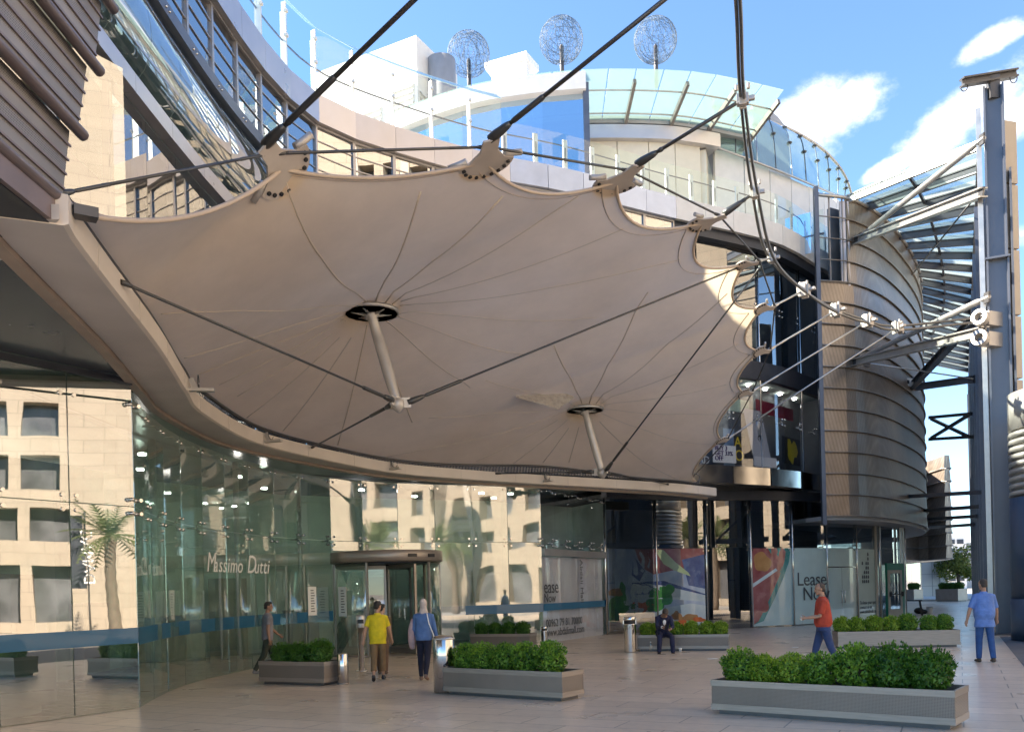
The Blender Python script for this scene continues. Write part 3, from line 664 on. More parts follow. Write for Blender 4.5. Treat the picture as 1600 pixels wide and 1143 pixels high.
def print_sheet(path, u0, u1, z0, z1, k, parent, name, m, zz=1.5):
    a, b = path_u(path, u0, zz), path_u(path, u1, zz); mb = MB(); ribbon(mb, path, a, b, k, k+.004, z0, z1, step=.35); return mb.build(name, m, parent), a, b
def blob(mb, path, d0, pts, k, mi):
    """free outline (dist along wall, z) as a thin printed shape following the wall"""
    cx, cz = sum(p[0] for p in pts)/len(pts), sum(p[1] for p in pts)/len(pts); P2 = []
    for p, q in zip(pts, pts[1:]+pts[:1]):
        m_ = max(1, int(math.hypot(q[0]-p[0], q[1]-p[1])/.4)); P2 += [(p[0]+(q[0]-p[0])*i/m_, p[1]+(q[1]-p[1])*i/m_) for i in range(m_)]
    n = len(P2); fr = [1, .8, .6, .4, .2]; vs = []
    for f in fr: vs += [path.off(d0+cx+(p[0]-cx)*f, k)+Zv(cz+(p[1]-cz)*f) for p in P2]
    vs.append(path.off(d0+cx, k)+Zv(cz)); fs = []
    for r in range(len(fr)-1): fs += [(r*n+i, r*n+(i+1) % n, (r+1)*n+(i+1) % n, (r+1)*n+i) for i in range(n)]
    r = len(fr)-1; fs += [(r*n+i, r*n+(i+1) % n, len(vs)-1) for i in range(n)]
    mb.add(vs, fs, mi)
def lump(cx, cz, rx, rz, n=26, j=.18, seed=0, rot=0):
    r = random.Random(seed); ph = [r.random()*6 for _ in range(4)]; o = []
    for i in range(n):
        a = 2*math.pi*i/n; w = 1+j*(math.sin(2*a+ph[0])*.5+math.sin(3*a+ph[1])*.4+math.sin(5*a+ph[2])*.3)
        x, z = math.cos(a)*rx*w, math.sin(a)*rz*w
        o.append((cx+x*math.cos(rot)-z*math.sin(rot), cz+x*math.sin(rot)+z*math.cos(rot)))
    return o
def pm(name, c, c2=None, sc=2.5): return mat(name, c, .25, coat=.6, c2=c2 or tuple(q*.6 for q in c), vscale=sc)
PM = [pm('print_white_blue', (.66, .72, .76), (.22, .30, .50), 1.1), pm('print_navy', (.04, .06, .2), (.12, .18, .36)), pm('print_white', (.72, .76, .74), (.5, .58, .6)), pm('print_green', (.09, .40, .08), (.03, .17, .05), 4), pm('print_orange', (.75, .17, .04), (.55, .1, .03)), pm('print_bread', (.5, .26, .10), (.36, .17, .06)), pm('print_maroon', (.24, .05, .055), (.42, .17, .16), 2), pm('print_pale_green', (.55, .64, .36), (.45, .55, .3)), pm('print_wood', (.42, .25, .13), (.28, .16, .09)), pm('print_teal', (.03, .28, .27))]
mural = thing('food_mural', DG.at(.3), 'large blurred food photograph printed on the glass behind the seated man', 'mural')
W0 = path_u(DG, 950, 1.5); W1 = path_u(DG, 1101, 1.5); WL = W1-W0
mb = MB(); ribbon(mb, DG, W0, W1, .012, .016, .12, 3.18, step=.3, mi=0)
def B(pts, mi, lay): blob(mb, DG, W0, [(min(max(x, .005), 1)*WL, z) for x, z in pts], .0165+lay*.0006, mi)
B([(0, .12), (.3, .12), (.32, .35), (.2, .62), (0, .7)], 8, 1)
B([(.30, 3.18), (1, 3.18), (1, 2.5), (.7, 2.35), (.5, 2.2), (.4, 2.45)], 6, 1)
B([(.28, 1.9), (.6, 1.95), (1, 1.4), (1, 1.2), (.55, 1.45), (.3, 1.45)], 1, 1)
B([(.3, 2.95), (.42, 2.35), (.36, 1.95), (.28, 2.2)], 1, 2)
B([(.25, 1.55), (.3, 1.95), (.62, 1.75), (1, 1.35), (1, 1.1), (.62, 1.25), (.28, 1.3)], 2, 2)
B([(.78, 2.75), (1, 2.95), (1, 1.6), (.84, 1.75)], 1, 2)
B([(.52, 3.15), (.60, 3.15), (.72, 2.65), (.84, 2.25), (.86, 2.1), (.7, 2.35), (.6, 2.6)], 7, 3)
B([(.45, .12), (1, .12), (1, .95), (.85, 1.05), (.6, .9), (.45, .6)], 2, 2)
for i, (x, z, rx, rz, mi) in enumerate([(.1, .8, .12, .25, 3), (.2, .62, .13, .2, 3), (.06, .55, .09, .2, 3), (.28, .95, .08, .22, 2), (.38, .72, .1, .17, 4), (.17, 1.1, .05, .3, 3), (.3, .55, .12, .12, 2), (.56, .95, .1, .3, 3), (.63, 1.15, .06, .22, 3), (.5, .75, .08, .2, 3), (.5, 1.0, .05, .15, 3), (.72, .42, .05, .14, 5), (.86, .35, .09, .12, 5), (.08, 1.15, .08, .13, 5), (.7, .2, .12, .1, 4), (.42, .3, .1, .12, 8), (.93, .3, .06, .08, 4)]):
    B([(px_, z_) for px_, z_ in lump(x, z*1.35, rx, rz*1.35, seed=i, j=.35)], mi, 3+i*.12)
mb.build('print', PM, mural, fixn=False)
lease = thing('lease_film', DG.at(W1+2), 'pale green leasing film on shop glass behind the man in red', 'window film')
L0, L1 = path_u(DG, 1176, 1.5), path_u(DG, 1371, 1.5); LL = L1-L0
mb = MB(); ribbon(mb, DG, L0, L1, .012, .016, .05, 3.15, step=.3); mb.build('film', mat('lease_paper', (.50, .60, .55), .35, var=.08, vscale=1.2, coat=.5), lease)
mb = MB()
LK = (path_u(DG, 1228, 2.6)-L0)/.205
def B2(pts, mi, lay): blob(mb, DG, L0, [(x*LK, z) for x, z in pts], .0165+lay*.0008, mi)
cu = [(.002, 3.15), (.19, 3.15), (.205, 3.0), (.195, 2.6), (.16, 2.0), (.10, 1.15), (.03, .25), (.002, .12)]
B2([(x+.03 if x > .01 else x, z) for x, z in cu], 9, 1); B2(cu, 6, 2)
B2([(.002, 3.0), (.06, 3.1), (.16, 3.0), (.12, 2.5), (.002, 2.2)], 2, 3) if False else None
B2(lump(.06, 2.6, .05, .4, seed=9), 5, 3); B2([(.002, 1.75), (.14, 2.35), (.15, 2.25), (.002, 1.6)], 2, 4); B2(lump(.05, 1.0, .045, .4, seed=5), 6, 3)
mb.build('print', PM, lease, fixn=False)
def wall_text(path, s, u, z, size, m, parent, k=.03, **kw):
    d = path_u(path, u, z); t = (path.at(d+.6)-path.at(d)).normalized(); n_ = V((t.y, -t.x, 0))
    return text(s, 'lettering', m, path.at(d)+n_*k+Zv(z), t, (0, 0, 1), size, parent, **kw)
o = wall_text(DG, 'Lease', 1244, 1.62, .78, 'letter_dark', lease, space=.95); o.scale = (1, 1, 1)
wall_text(DG, 'Now', 1253, 1.02, .78, 'letter_dark', lease, k=.05, space=.95)
for r in range(3): wall_text(DG, ['To lease your space', 'contact us on', 'www.abdalimall.com'][r], 1343, .72-.2*r, .22, 'letter_dark', lease, k=.03)
mb = MB(); rs = random.Random(5); de = path_u(DG, 1345, 2.4); te = (DG.at(de+1)-DG.at(de)).normalized(); ne = V((te.y, -te.x, 0))
for r in range(7):
    for c in range(4):
        if c >= 3-r//2 or rs.random() < .35:
            x = c*.2; z = 2.85-r*.2; mb.prism([(x, z), (x+.14, z), (x+.14, z+.10), (x+.09, z+.15), (x+.05, z+.15), (x, z+.1)], DG.at(de)+ne*.035, te, (0, 0, 1), .003)
mb.build('emblem', 'letter_dark', lease)
# double shop door outline and pull handles
mb = MB(); da, db = path_u(DG, 1291, 1.2), path_u(DG, 1337, 1.2); pa, pb = DG.at(da), DG.at(db); t = (pb-pa).normalized(); n_ = V((t.y, -t.x, 0)); pc = (pa+pb)/2
for p in (pa, pc, pb): mb.bar(p+n_*.045+Zv(.02), p+n_*.045+Zv(2.35), .02, .02, up=t)
mb.bar(pa+n_*.045+Zv(2.36), pb+n_*.045+Zv(2.36), .025, .05)
for s_ in (-1, 1):
    q = pc+t*(.12*s_)+n_*.11; mb.tube([q-n_*.06+Zv(.85), q+Zv(.85), q+Zv(1.35), q-n_*.06+Zv(1.35)], .018, 6)
mb.build('shop_door', 'polished', dshop)
# metal-clad strip and green door near the corner
dd0, dd1 = path_u(DG, 1373, 1.2), path_u(DG, 1412, 1.2)
mb = MB()
for u_ in (1368, 1374, 1407, 1411):
    p = DG.off(path_u(DG, u_, 1.5), .06); mb.bar(p, p+Zv(5.05), .16, .06, up=DG.nrm(path_u(DG, u_, 1.5)))
    if u_ == 1368: mb.build('clad_post', 'fin_panel', dshop); mb = MB()
mb.build('clad_post', 'galv', dshop)
gd = thing('green_door', DG.at((dd0+dd1)/2), 'narrow glazed door in a green surround near the arcade corner', 'door')
a, b = DG.off(path_u(DG, 1378, 1), .22), DG.off(path_u(DG, 1404.5, 1), .22); t = (b-a).normalized(); n_ = V((t.y, -t.x, 0)); w = (b-a).length
mb = MB(); mb.wall(a, a+t*.12, 0, 2.2, .1); mb.wall(b-t*.34, b, 0, 2.2, .1); mb.wall(a, b, 2.2, 2.52, .1); mb.build('surround', mat('green_paint', (.01, .16, .09), .45), gd)
mb = MB(); f = n_*.06; a2, b2 = a+t*.02+f, b-t*.36+f
mb.wall(a2, a2+t*.2, .0, 2.2, .06); mb.wall(b2-t*.2, b2, 0, 2.2, .06); mb.wall(a2+t*.2, b2-t*.2, 2.05, 2.2, .06); mb.wall(a2+t*.2, b2-t*.2, 0, .42, .06); lf = mb.build('door_leaf', 'fin_panel', gd)
MB().wall(a2+t*.2, b2-t*.2, .42, 2.05, .02).build('pane', 'g_dark', lf)
mb = MB(); mb.bar(a2+n_*.08+t*.08+Zv(1.1), b2+n_*.08-t*.08+Zv(1.1), .04, .05); mb.box(a2+n_*.07+t*.1+Zv(1.1), (.1, .1, .22)); mb.box(b2+n_*.07-t*.1+Zv(1.1), (.1, .1, .22)); mb.build('push_bar', 'black', lf)

# ================================================================ UPPER DARK GLASS FACADE with shop display
DU = Path([UF.off(UF.dist_at(3.4, 30.2)+(dZ-UF.dist_at(3.4, 30.2))*i/8, -.3) for i in range(9)], 6)
dg2 = thing('dark_upper_facade', DU.at(0)+Zv(5.4), 'dark blue glazed upper facade between the canopy edge and the ribbed screen', 'facade')
npn = 9
for i in range(npn):
    a, b = DU.at(DU.L*i/npn), DU.at(DU.L*(i+1)/npn)
    pane(dg2, a, b, 6.15, 9.55, 'g_shop' if i > 2 else 'g_dark'); pane(dg2, a, b, 10.25, 12.4, 'g_dark'); pane(dg2, a, b, 12.4, 14.5, 'g_dark')
    n_ = DU.nrm(DU.L*i/npn); q = a+n_*.06
    if i % 2 == 1: MB().cyl(q+Zv(6.1), q+Zv(14.5), .03, n=8).build('chrome_post', 'polished', dg2)
    spider(dg2, a+Zv(8.1), n_, b-a, 4); spider(dg2, a+Zv(12.4), n_, b-a, 4)
mb = MB(); ribbon(mb, DU, 0, DU.L, -.1, .3, 14.5, 14.86); mb.build('top_fascia', 'alu_dark', dg2)
mb = MB(); ribbon(mb, DU, 0, DU.L, -.1, .14, 9.55, 10.25); mb.build('floor_fascia', 'alu_dark', dg2)
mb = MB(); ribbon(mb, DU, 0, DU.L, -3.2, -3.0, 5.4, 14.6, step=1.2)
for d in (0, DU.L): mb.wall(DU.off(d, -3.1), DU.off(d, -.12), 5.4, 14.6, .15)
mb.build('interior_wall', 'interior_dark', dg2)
for k in range(5): p = DU.off(DU.L*(.5+.1*k), -1.0); MB().cyl(p+Zv(9.68), p+Zv(9.62), .08, n=12).build('downlight', 'tube_lamp', dg2)  # lamps added to brighten the window display
mb = MB(); ribbon(mb, DU, 0, DU.L, -3.0, -.11, 9.7, 9.9, step=1.2); ribbon(mb, DU, 0, DU.L, -3.0, -.02, 6.0, 6.13, step=1.2); mb.build('floor_slab', 'interior', dg2)
k = 0; d = 0
while d < DU.L-.3:
    e = min(d+1.9, DU.L); MB().wall(DU.off(d, .35), DU.off(e-.02, .35), 5.45, 6.1, .5).build('polished_panel', 'polished', dg2); d = e
# window display: posters and stands just inside the glass
def disp(u0, u1, v0, v1, k, name, label, m, cat='poster', dep=.02, skew=0):
    p = DU.off(path_u(DU, u0, 7.5), k); q = DU.off(path_u(DU, u1, 7.5), k); t = (q-p).normalized(); n_ = V((t.y, -t.x, 0))
    z1 = PY(u0, v0, p.y).z; z0 = max(6.32, PY(u0, v1, p.y).z); w = (q-p).length
    e = thing(name, p+Zv(z0), label, cat, 'shop window display upstairs')
    MB().prism([(0, z0), (w, z0), (w+skew, z1), (skew, z1)], p, t, (0, 0, 1), dep).build('sheet', m, e)
    return e, p, t, n_, z0, z1, w
e, p, t, n_, z0, z1, w = disp(1116, 1152, 694, 737, -.12, 'sale_poster', 'white offer poster with purple words BUY 3 GET 33% OFF', 'letter_white')
hz = z1-z0
for r, s_ in enumerate(['BUY 3', 'GET 33%', 'OFF']): text(s_, 'lettering', 'letter_purple', p+t*.08+n_*.03+Zv(z1-(r+1)*hz*.29), t, (0, 0, 1), hz*.36, e, th=.03)
e, p, t, n_, z0, z1, w = disp(1155, 1173, 680, 738, -.3, 'sale_banner', 'narrow dark banner with a yellow A over a yellow O', 'black')
text('A', 'lettering', 'yellow', p+n_*.03+Zv(z1-.42), t, (0, 0, 1), .55, e, th=.012); text('O', 'lettering', 'yellow', p+n_*.03+Zv(z1-.95), t, (0, 0, 1), .6, e, th=.012)
e, p, t, n_, z0, z1, w = disp(1098, 1116, 706, 744, -.4, 'shop_poster', 'small dark poster with pale letters AD NO beside the offer poster', 'interior_dark')
text('AD', 'lettering', 'letter_white', p+n_*.03+t*.05+Zv(z1-.4), t, (0, 0, 1), .4, e, th=.012); text('NO', 'lettering', 'letter_white', p+n_*.03+t*.05+Zv(z1-.8), t, (0, 0, 1), .4, e, th=.012)
disp(1150, 1168, 668, 745, -.7, 'display_hanging', 'light blue display panel behind the dark banner', mat('print_sky', (.3, .42, .55), .4))
disp(1197, 1226, 640, 752, -.55, 'display_board', 'tall leaning grey-white display board behind the figure', mat('board_grey', (.5, .52, .56), .5), skew=-.75)
disp(1172, 1212, 620, 640, -1.2, 'shop_sign', 'pale green strip sign at the top of the window display', mat('pale_green', (.45, .58, .5), .5))
disp(1213, 1272, 622, 642, -.9, 'shop_band', 'dark red band across the top of the window display', mat('dark_red', (.33, .02, .05), .5))
e, p, t, n_, z0, z1, w = disp(1240, 1268, 680, 722, -.5, 'yellow_sticker', 'ragged yellow sale burst near the ribbed screen', 'black')
mb = MB(); mb.prism([(x, z) for x, z in lump(w*.5, (z0+z1)/2, .38, .55, n=18, j=.5, seed=4)], p+n_*.03, t, (0, 0, 1), .01); mb.build('burst', 'yellow', e)
e, p, t, n_, z0, z1, w = disp(1186, 1222, 712, 748, -.3, 'display_plinth', 'glossy white display box under the mannequin', 'white', 'plinth', dep=.04)
MB().prism([(0, z0), (w, z0), (w, z0+.06), (0, z0+.06)], p, t, -n_, .6).build('base', 'black', e)
mq = thing('mannequin', p+t*.4, 'mannequin stepping in black trousers and silver jacket above the white box', 'mannequin')
c = p+t*(w*.5)-n_*.3; zz = z1+.02
mb = MB(); mb.tube([c+t*.22+Zv(zz), c+t*.2+Zv(zz+.42), c-t*.12+Zv(zz+.75), c+t*.02+Zv(zz+.95)], [.05, .07, .1, .13], 8); mb.tube([c-t*.02+Zv(zz+.02), c+t*.12+Zv(zz+.45), c+t*.05+Zv(zz+.9)], [.05, .07, .12], 8); mb.ball(c+t*.2+Zv(zz+.03), (.13, .06, .05), 8); mb.build('trousers', 'black', mq)
mb = MB(); mb.tube([c+t*.02+Zv(zz+.88), c-t*.02+Zv(zz+1.15), c-t*.08+Zv(zz+1.42), c-t*.1+Zv(zz+1.5)], [.15, .16, .19, .08], 10); mb.tube([c-t*.25+Zv(zz+1.4), c-t*.35+Zv(zz+1.1), c-t*.2+Zv(zz+.95)], [.06, .05, .04], 7); mb.tube([c+t*.1+Zv(zz+1.4), c+t*.25+Zv(zz+1.15), c+t*.3+Zv(zz+.9)], [.06, .05, .04], 7); mb.build('jacket', 'galv', mq)
mb = MB(); mb.ball(c-t*.12+Zv(zz+1.68), (.1, .1, .13), 10); mb.build('head', 'interior_dark', mq)

# ================================================================ RIBBED METAL SCREEN
SP = Path([(12.5, 35.6), (14.1, 36.15), (16.1, 38.0), (18.5, 41.2), (20.5, 44.4), (22.1, 47.6), (23.2, 51), (23.5, 54.5), (22.6, 58), (20, 60)])
scr = thing('ribbed_metal_screen', (12.5, 35.6, 4.3), 'big bulging bronze-grey metal screen with horizontal ribs at the building corner', 'screen')
NB = 15; zA, zB = 4.35, 17.1; hb = (zB-zA)/NB
for i in range(NB):
    z0, z1 = zA+hb*i, zA+hb*(i+1); st = 1.35 if i >= NB-4 else .0; R = []; n = 54
    for k in range(n+1):
        d = st+(SP.L-st)*k/n; R.append([SP.off(d, .05)+Zv(z0+.0), SP.off(d, .0)+Zv(z1-.0), SP.off(d, -.05)+Zv(z1-.0), SP.off(d, -.0)+Zv(z0+.0)])
    mb = MB(); mb.loft(R, smooth=False, cap=True)
    mb.build('mesh_band', 'screen', scr)
    mb = MB(); mb.tube([SP.off(SP.L*k/n, .07)+Zv(z0) for k in range(n+1)], .025, 6); mb.build('rib', 'rib', scr)
mb = MB(); mb.tube([SP.off(SP.L*k/54, .05)+Zv(zB) for k in range(55)], .07, 6); mb.build('rib', 'galv', scr)
p = SP.at(0); mb = MB(); mb.bar(p+V((-.05, -.05, 4.0)), p+V((-.05, -.05, 17.4)), .16, .2); mb.build('edge_frame', 'blue_frame', scr)
mb = MB(); p = SP.off(1.35, -.1); mb.bar(p+Zv(13.6), p+Zv(17.0), .35, .12); mb.build('edge_post', 'alu', scr)
mb = MB(); ribbon(mb, SP, 0, SP.L, -4.5, -.04, 4.2, 4.36, step=.8); mb.build('soffit', 'grey_cladding', scr)
mb = MB(); ribbon(mb, SP, 1.2, SP.L, -.9, -.7, 4.36, 17.0, step=.8); mb.build('backing_wall', 'interior_dark', scr)
mb = MB()
for k in range(46):
    d = .6+k*(SP.L-1)/46; p = SP.off(d, -.08); mb.bar(p+Zv(zA), p+Zv(zB), .05, .05)
mb.build('stud', 'rib', scr)
# glass link and balustrade between the roof terrace and the screen
gl = thing('bridge_balustrade', (12.9, 37.2, 15.6), 'blue-tinted glass railing beside the top of the ribbed screen', 'balustrade')
a, b = PY(1228, 396, 36.6), PY(1288, 374, 35.7)
for k in range(3): pane(gl, (a.lerp(b, k/3).x, a.lerp(b, k/3).y, 0), (a.lerp(b, (k+1)/3).x, a.lerp(b, (k+1)/3).y, 0), 14.95, 16.6, 'g_blue' if k < 2 else 'g_clear')
mb = MB(); mb.bar(a+Zv(.5), b+Zv(.25), .06, .06); mb.build('hand_rail', 'blue_frame', gl)

# ================================================================ ROOF: pavilion, dome, plant room, wire globes
pav = thing('roof_pavilion', (4, 38, 15.45), 'curved rooftop pavilion with blue glass wall, cream wall and overhanging glass eave', 'pavilion')
OE = Path([PY(600, 172, 37.2), PY(690, 142, 35.6), PY(780, 120, 34.7), PY(915, 106, 34.2), PY(1050, 104, 34.4), PY(1130, 113, 34.9), PY(1225, 136, 36.0)], 8)
IE = Path([PY(600, 196, 39.2), PY(690, 168, 38.0), PY(780, 150, 37.2), PY(915, 190, 36.6), PY(1050, 195, 37.0), PY(1110, 200, 37.6), PY(1180, 204, 38.4)], 8)
OE2 = [p.copy() for p in OE.p]; 
for p in OE2: p.z = 21.55
dE = [OE.L*i/14 for i in range(15)]
cut = OE.dist_at(*(PY(915, 106, 34.2)[:2]))
def inn(d):
    p = OE.at(d); n_ = OE.nrm(d); q = p-n_*2.7; q.z = 20.55; return q
def out(d): p = OE.at(d); p.z = 21.5; return p
ne = 16
for i in range(ne):
    d, e = OE.L*i/ne, OE.L*(i+1)/ne; g_ = .03
    A, B, C, D = out(d+g_), out(e-g_), inn(e-g_), inn(d+g_)
    mb = MB(); mb.hexa([A, B, C, D]+[q+Zv(.03) for q in (A, B, C, D)]); mb.build('eave_glass', 'g_edge', pav)
for i in range(0, ne+1, 2):
    d = OE.L*i/ne
    if d > cut: mb = MB(); mb.bar(out(d).lerp(inn(d), .12)-Zv(.14), inn(d)-Zv(.14), .12, .2); mb.build('eave_bracket', 'rib', pav)
for fr in (.3, .68):
    mb = MB(); mb.tube([out(OE.L*i/40).lerp(inn(OE.L*i/40), fr)-Zv(.06) for i in range(41)], .03, 6); mb.build('eave_rail', 'galv', pav)
mb = MB(); R = []
for i in range(41):
    d = cut+(OE.L-cut-1.6)*i/40; a = inn(d)+OE.nrm(d)*.6; b = inn(d)-OE.nrm(d)*.5; R.append([V((a.x, a.y, 19.95)), V((a.x, a.y, 20.5)), V((b.x, b.y, 20.5)), V((b.x, b.y, 19.95))])
mb.loft(R, smooth=False, cap=True); mb.build('soffit_band', 'alu', pav)
mb = MB(); R = []
for i in range(41):
    d = .3+(cut-.3)*i/40; a = out(d)-Zv(.02); n_ = OE.nrm(d); b = a-n_*.5; R.append([a-Zv(.62)-n_*.1, a-n_*.02, b, b-Zv(.62)])
mb.loft(R, smooth=False, cap=True); mb.build('white_fascia', 'white', pav)
def pin(d, k): p = OE.at(d)-OE.nrm(d)*k; p.z = 0; return p
for i in range(5):
    d, e = .2+(cut-.2)*i/5, .2+(cut-.2)*(i+1)/5; MB().wall(pin(d, .5), pin(e, .5), 15.46, 20.95, .05).build('blue_glass_pane', 'g_blue', pav)
q = pin(cut, .4); MB().bar(q+Zv(15.45), q+Zv(21.2), .22, .25).build('corner_post', 'blue_frame', pav)
for i in range(4):
    d, e = cut+.15+(OE.L-cut-2.6)*i/4, cut+.15+(OE.L-cut-2.6)*(i+1)/4; MB().wall(pin(d, 2.5), pin(e-.03, 2.5), 15.46, 20.0, .2).build('cream_wall_panel', 'cream_wall', pav)
mb = MB(); mb.wall(pin(OE.L-2.3, 2.5), pin(OE.L-2.3, 2.5)+V((3, 9, 0)), 15.46, 19.9, .3); mb.wall(pin(.2, .6), pin(.2, .6)+V((-2, 8, 0)), 15.46, 20.9, .2); mb.build('side_wall', 'cream_wall', pav)
k_ = [out(OE.L*i/30)-OE.nrm(OE.L*i/30)*2.2 for i in range(31)]+[V((14, 46, 0)), V((-7, 46, 0))]; n = len(k_); mb = MB()
for p in k_: p.z = 0
mb.add([p+Zv(20.6) for p in k_]+[p+Zv(20.9) for p in k_], [tuple(range(n)), tuple(range(n, 2*n))]+[(i, (i+1) % n, n+(i+1) % n, n+i) for i in range(n)]); mb.build('roof', 'grey_cladding', pav)
# glass dome on the right of the pavilion
dome = thing('glass_dome', PY(1220, 262, 39), 'rounded glass roof sloping down to the right of the rooftop pavilion', 'glass roof')
UPp = Path([PY(1112, 168, 41.5), PY(1170, 178, 42), PY(1235, 203, 42.6), PY(1278, 228, 43.1), PY(1305, 253, 43.6), PY(1322, 278, 44.1), PY(1331, 305, 44.6)], 8)
LOp = Path([PY(1112, 226, 37.5), PY(1165, 246, 37.8), PY(1222, 268, 38.8), PY(1270, 288, 40.3), PY(1305, 303, 42), PY(1329, 312, 44)], 8)
nn = 10
for i in range(nn):
    mb = MB(); R = []
    for j in range(9):
        f = j/8; row = []
        for h in (i/nn+.002, (i+1)/nn-.002):
            a, b = LOp.at(LOp.L*h), UPp.at(UPp.L*h); p = a.lerp(b, f); p.z += .9*math.sin(math.pi*f)*(1-h)*.9; p.y -= .5*math.sin(math.pi*f)*(1-h); row.append(p)
        R.append(row)
    b0 = len(mb.v)
    for r in R: mb.v += r
    for j in range(8): mb.f.append([b0+2*j, b0+2*j+1, b0+2*j+3, b0+2*j+2]); mb.m.append(0); mb.sm.append(True)
    mb.build('dome_pane', 'g_dome', dome, fixn=False)
    if True:
        h = i/nn; mb = MB(); pts = []
        for j in range(9):
            f = j/8; p = LOp.at(LOp.L*h).lerp(UPp.at(UPp.L*h), f); p.z += .9*math.sin(math.pi*f)*(1-h)*.9; p.y -= .5*math.sin(math.pi*f)*(1-h); pts.append(p)
        mb.tube(pts, .028, 5); mb.build('glazing_bar', 'dark_steel' if i % 2 else 'galv', dome)
        for k_ in (3, 6): MB().ball(pts[k_], (.14, .14, .06), 8).build('clamp', 'dark_steel', dome)
mb = MB(); mb.tube([p-Zv(.03) for p in LOp.p], .05, 6); mb.build('edge_tube', 'galv', dome)
mb = MB(); mb.tube([p+Zv(.02) for p in UPp.p], .06, 6); mb.build('ridge_tube', 'galv', dome)
mb = MB()
for i in range(8):
    a, b = LOp.at(LOp.L*i/8), LOp.at(LOp.L*(i+1)/8-.03); mb.wall((a.x+.2, a.y+.5), (b.x+.2, b.y+.5), 15.46, a.z-.03, .2)
mb.build('base_wall', 'white_panel', dome)
mb = MB(); a, b = PY(1125, 215, 43.5), PY(1290, 262, 46)
mb.wall(a, b, 15.46, 18.6, .3); mb.build('rear_wall', 'stone_pale', dome)
mb = MB()
for u in (1150, 1195, 1240): p = PY(u, 300, 41.6); mb.cyl((p.x, p.y, 15.5), (p.x, p.y, 19.2), .09, n=10)
mb.build('post', 'white', dome)
arc = thing('grey_roof_arc', PY(1205, 190, 48), 'dark grey curved plant screen rising behind the glass roof', 'roof screen')
mb = MB(); R = []
for u, v in [(1176, 162), (1190, 166), (1204, 173), (1216, 183), (1226, 196), (1233, 212)]:
    p = PY(u, v, 48); R.append([V((p.x, p.y, 15.45)), p, p+V((0, 3, 0)), V((p.x, p.y+3, 15.45))])
mb.loft(R, smooth=False, cap=True); mb.build('metal_sheet', 'grey_cladding', arc)
# plant room
A = PY(650, 55, 38); Lf = V((-8.3, 40.6, 0)); Rt = V((-1.9, 41.0, 0)); A0 = V((A.x, A.y, 0)); zt = A.z
pl = thing('plant_room', (A.x, A.y, 15.45), 'white rooftop plant room with louvred vents and a round duct', 'plant room')
Bk = Lf+Rt-A0; mb = MB(); mb.hexa([q+Zv(15.45) for q in (A0, Rt, Bk, Lf)]+[q+Zv(zt) for q in (A0, Rt, Bk, Lf)]); mb.build('wall', 'white_stucco', pl)
def louvers(a, b, z0, z1, n, nm):
    d = (b-a).normalized(); n_ = V((d.y, -d.x, 0)); mb = MB(); mb.wall(a+n_*.01, b+n_*.01, z0, z1, .02, side=-1)
    for i in range(n): z = z0+(z1-z0)*(i+.5)/n; mb.add([a+n_*.03+Zv(z+.09), b+n_*.03+Zv(z+.09), b+n_*.16+Zv(z-.06), a+n_*.16+Zv(z-.06), a+n_*.03+Zv(z+.12), b+n_*.03+Zv(z+.12), b+n_*.16+Zv(z-.03), a+n_*.16+Zv(z-.03)], [(0, 1, 2, 3), (7, 6, 5, 4), (0, 4, 5, 1), (2, 6, 7, 3)])
    mb.build(nm, 'white', pl)
lz1, lz0 = zt-2.3, zt-5.2
louvers(Lf.lerp(A0, .35), Lf.lerp(A0, .66), lz0-.6, lz1-.2, 13, 'louvre_vent'); louvers(Lf.lerp(A0, .7), Lf.lerp(A0, .97), lz0, lz1+.3, 13, 'louvre_vent'); louvers(Lf.lerp(A0, .02), Lf.lerp(A0, .3), lz0-1.6, lz1-1.5, 10, 'louvre_vent')
louvers(A0.lerp(Rt, .03), A0.lerp(Rt, .35), lz0, lz1, 12, 'louvre_vent')
q = A0.lerp(Rt, .42); nq = V((.8, -.55, 0)); mb = MB(); mb.cyl(q+nq*.4+Zv(19), q+nq*.4+Zv(zt-.5), .62, n=20); mb.cyl(q+nq*.4+Zv(zt-2.4), q+nq*.4+Zv(zt-2.3), .66, n=20); mb.build('duct', 'grey_cladding', pl)
hut = thing('roof_hut', PY(800, 110, 50), 'small white roof hut with a sloped cap behind the wire globes', 'hut')
a, b, c = PY(768, 104, 52), PY(822, 86, 50), PY(834, 104, 53)
mb = MB(); mb.hexa([V((q.x, q.y, 15.5)) for q in (a, b, c, a+V((1, 3, 0)))]+[V((q.x, q.y, h)) for q, h in ((a, a.z-.3), (b, b.z-.3), (c, b.z-.3), (a+V((1, 3, 0)), a.z-.3))]); mb.build('wall', 'white_stucco', hut)
mb = MB(); o_ = V((0, -.3, 0)); mb.hexa([a+o_+V((-.4, 0, -.3)), b+o_-Zv(.3), c+V((.3, 0, -.3)), a+V((1, 3, -.3)), a+o_+V((-.4, 0, .05)), b+o_+Zv(.05), c+V((.3, 0, .05)), a+V((1, 3, .05))]); mb.build('roof', 'white', hut)
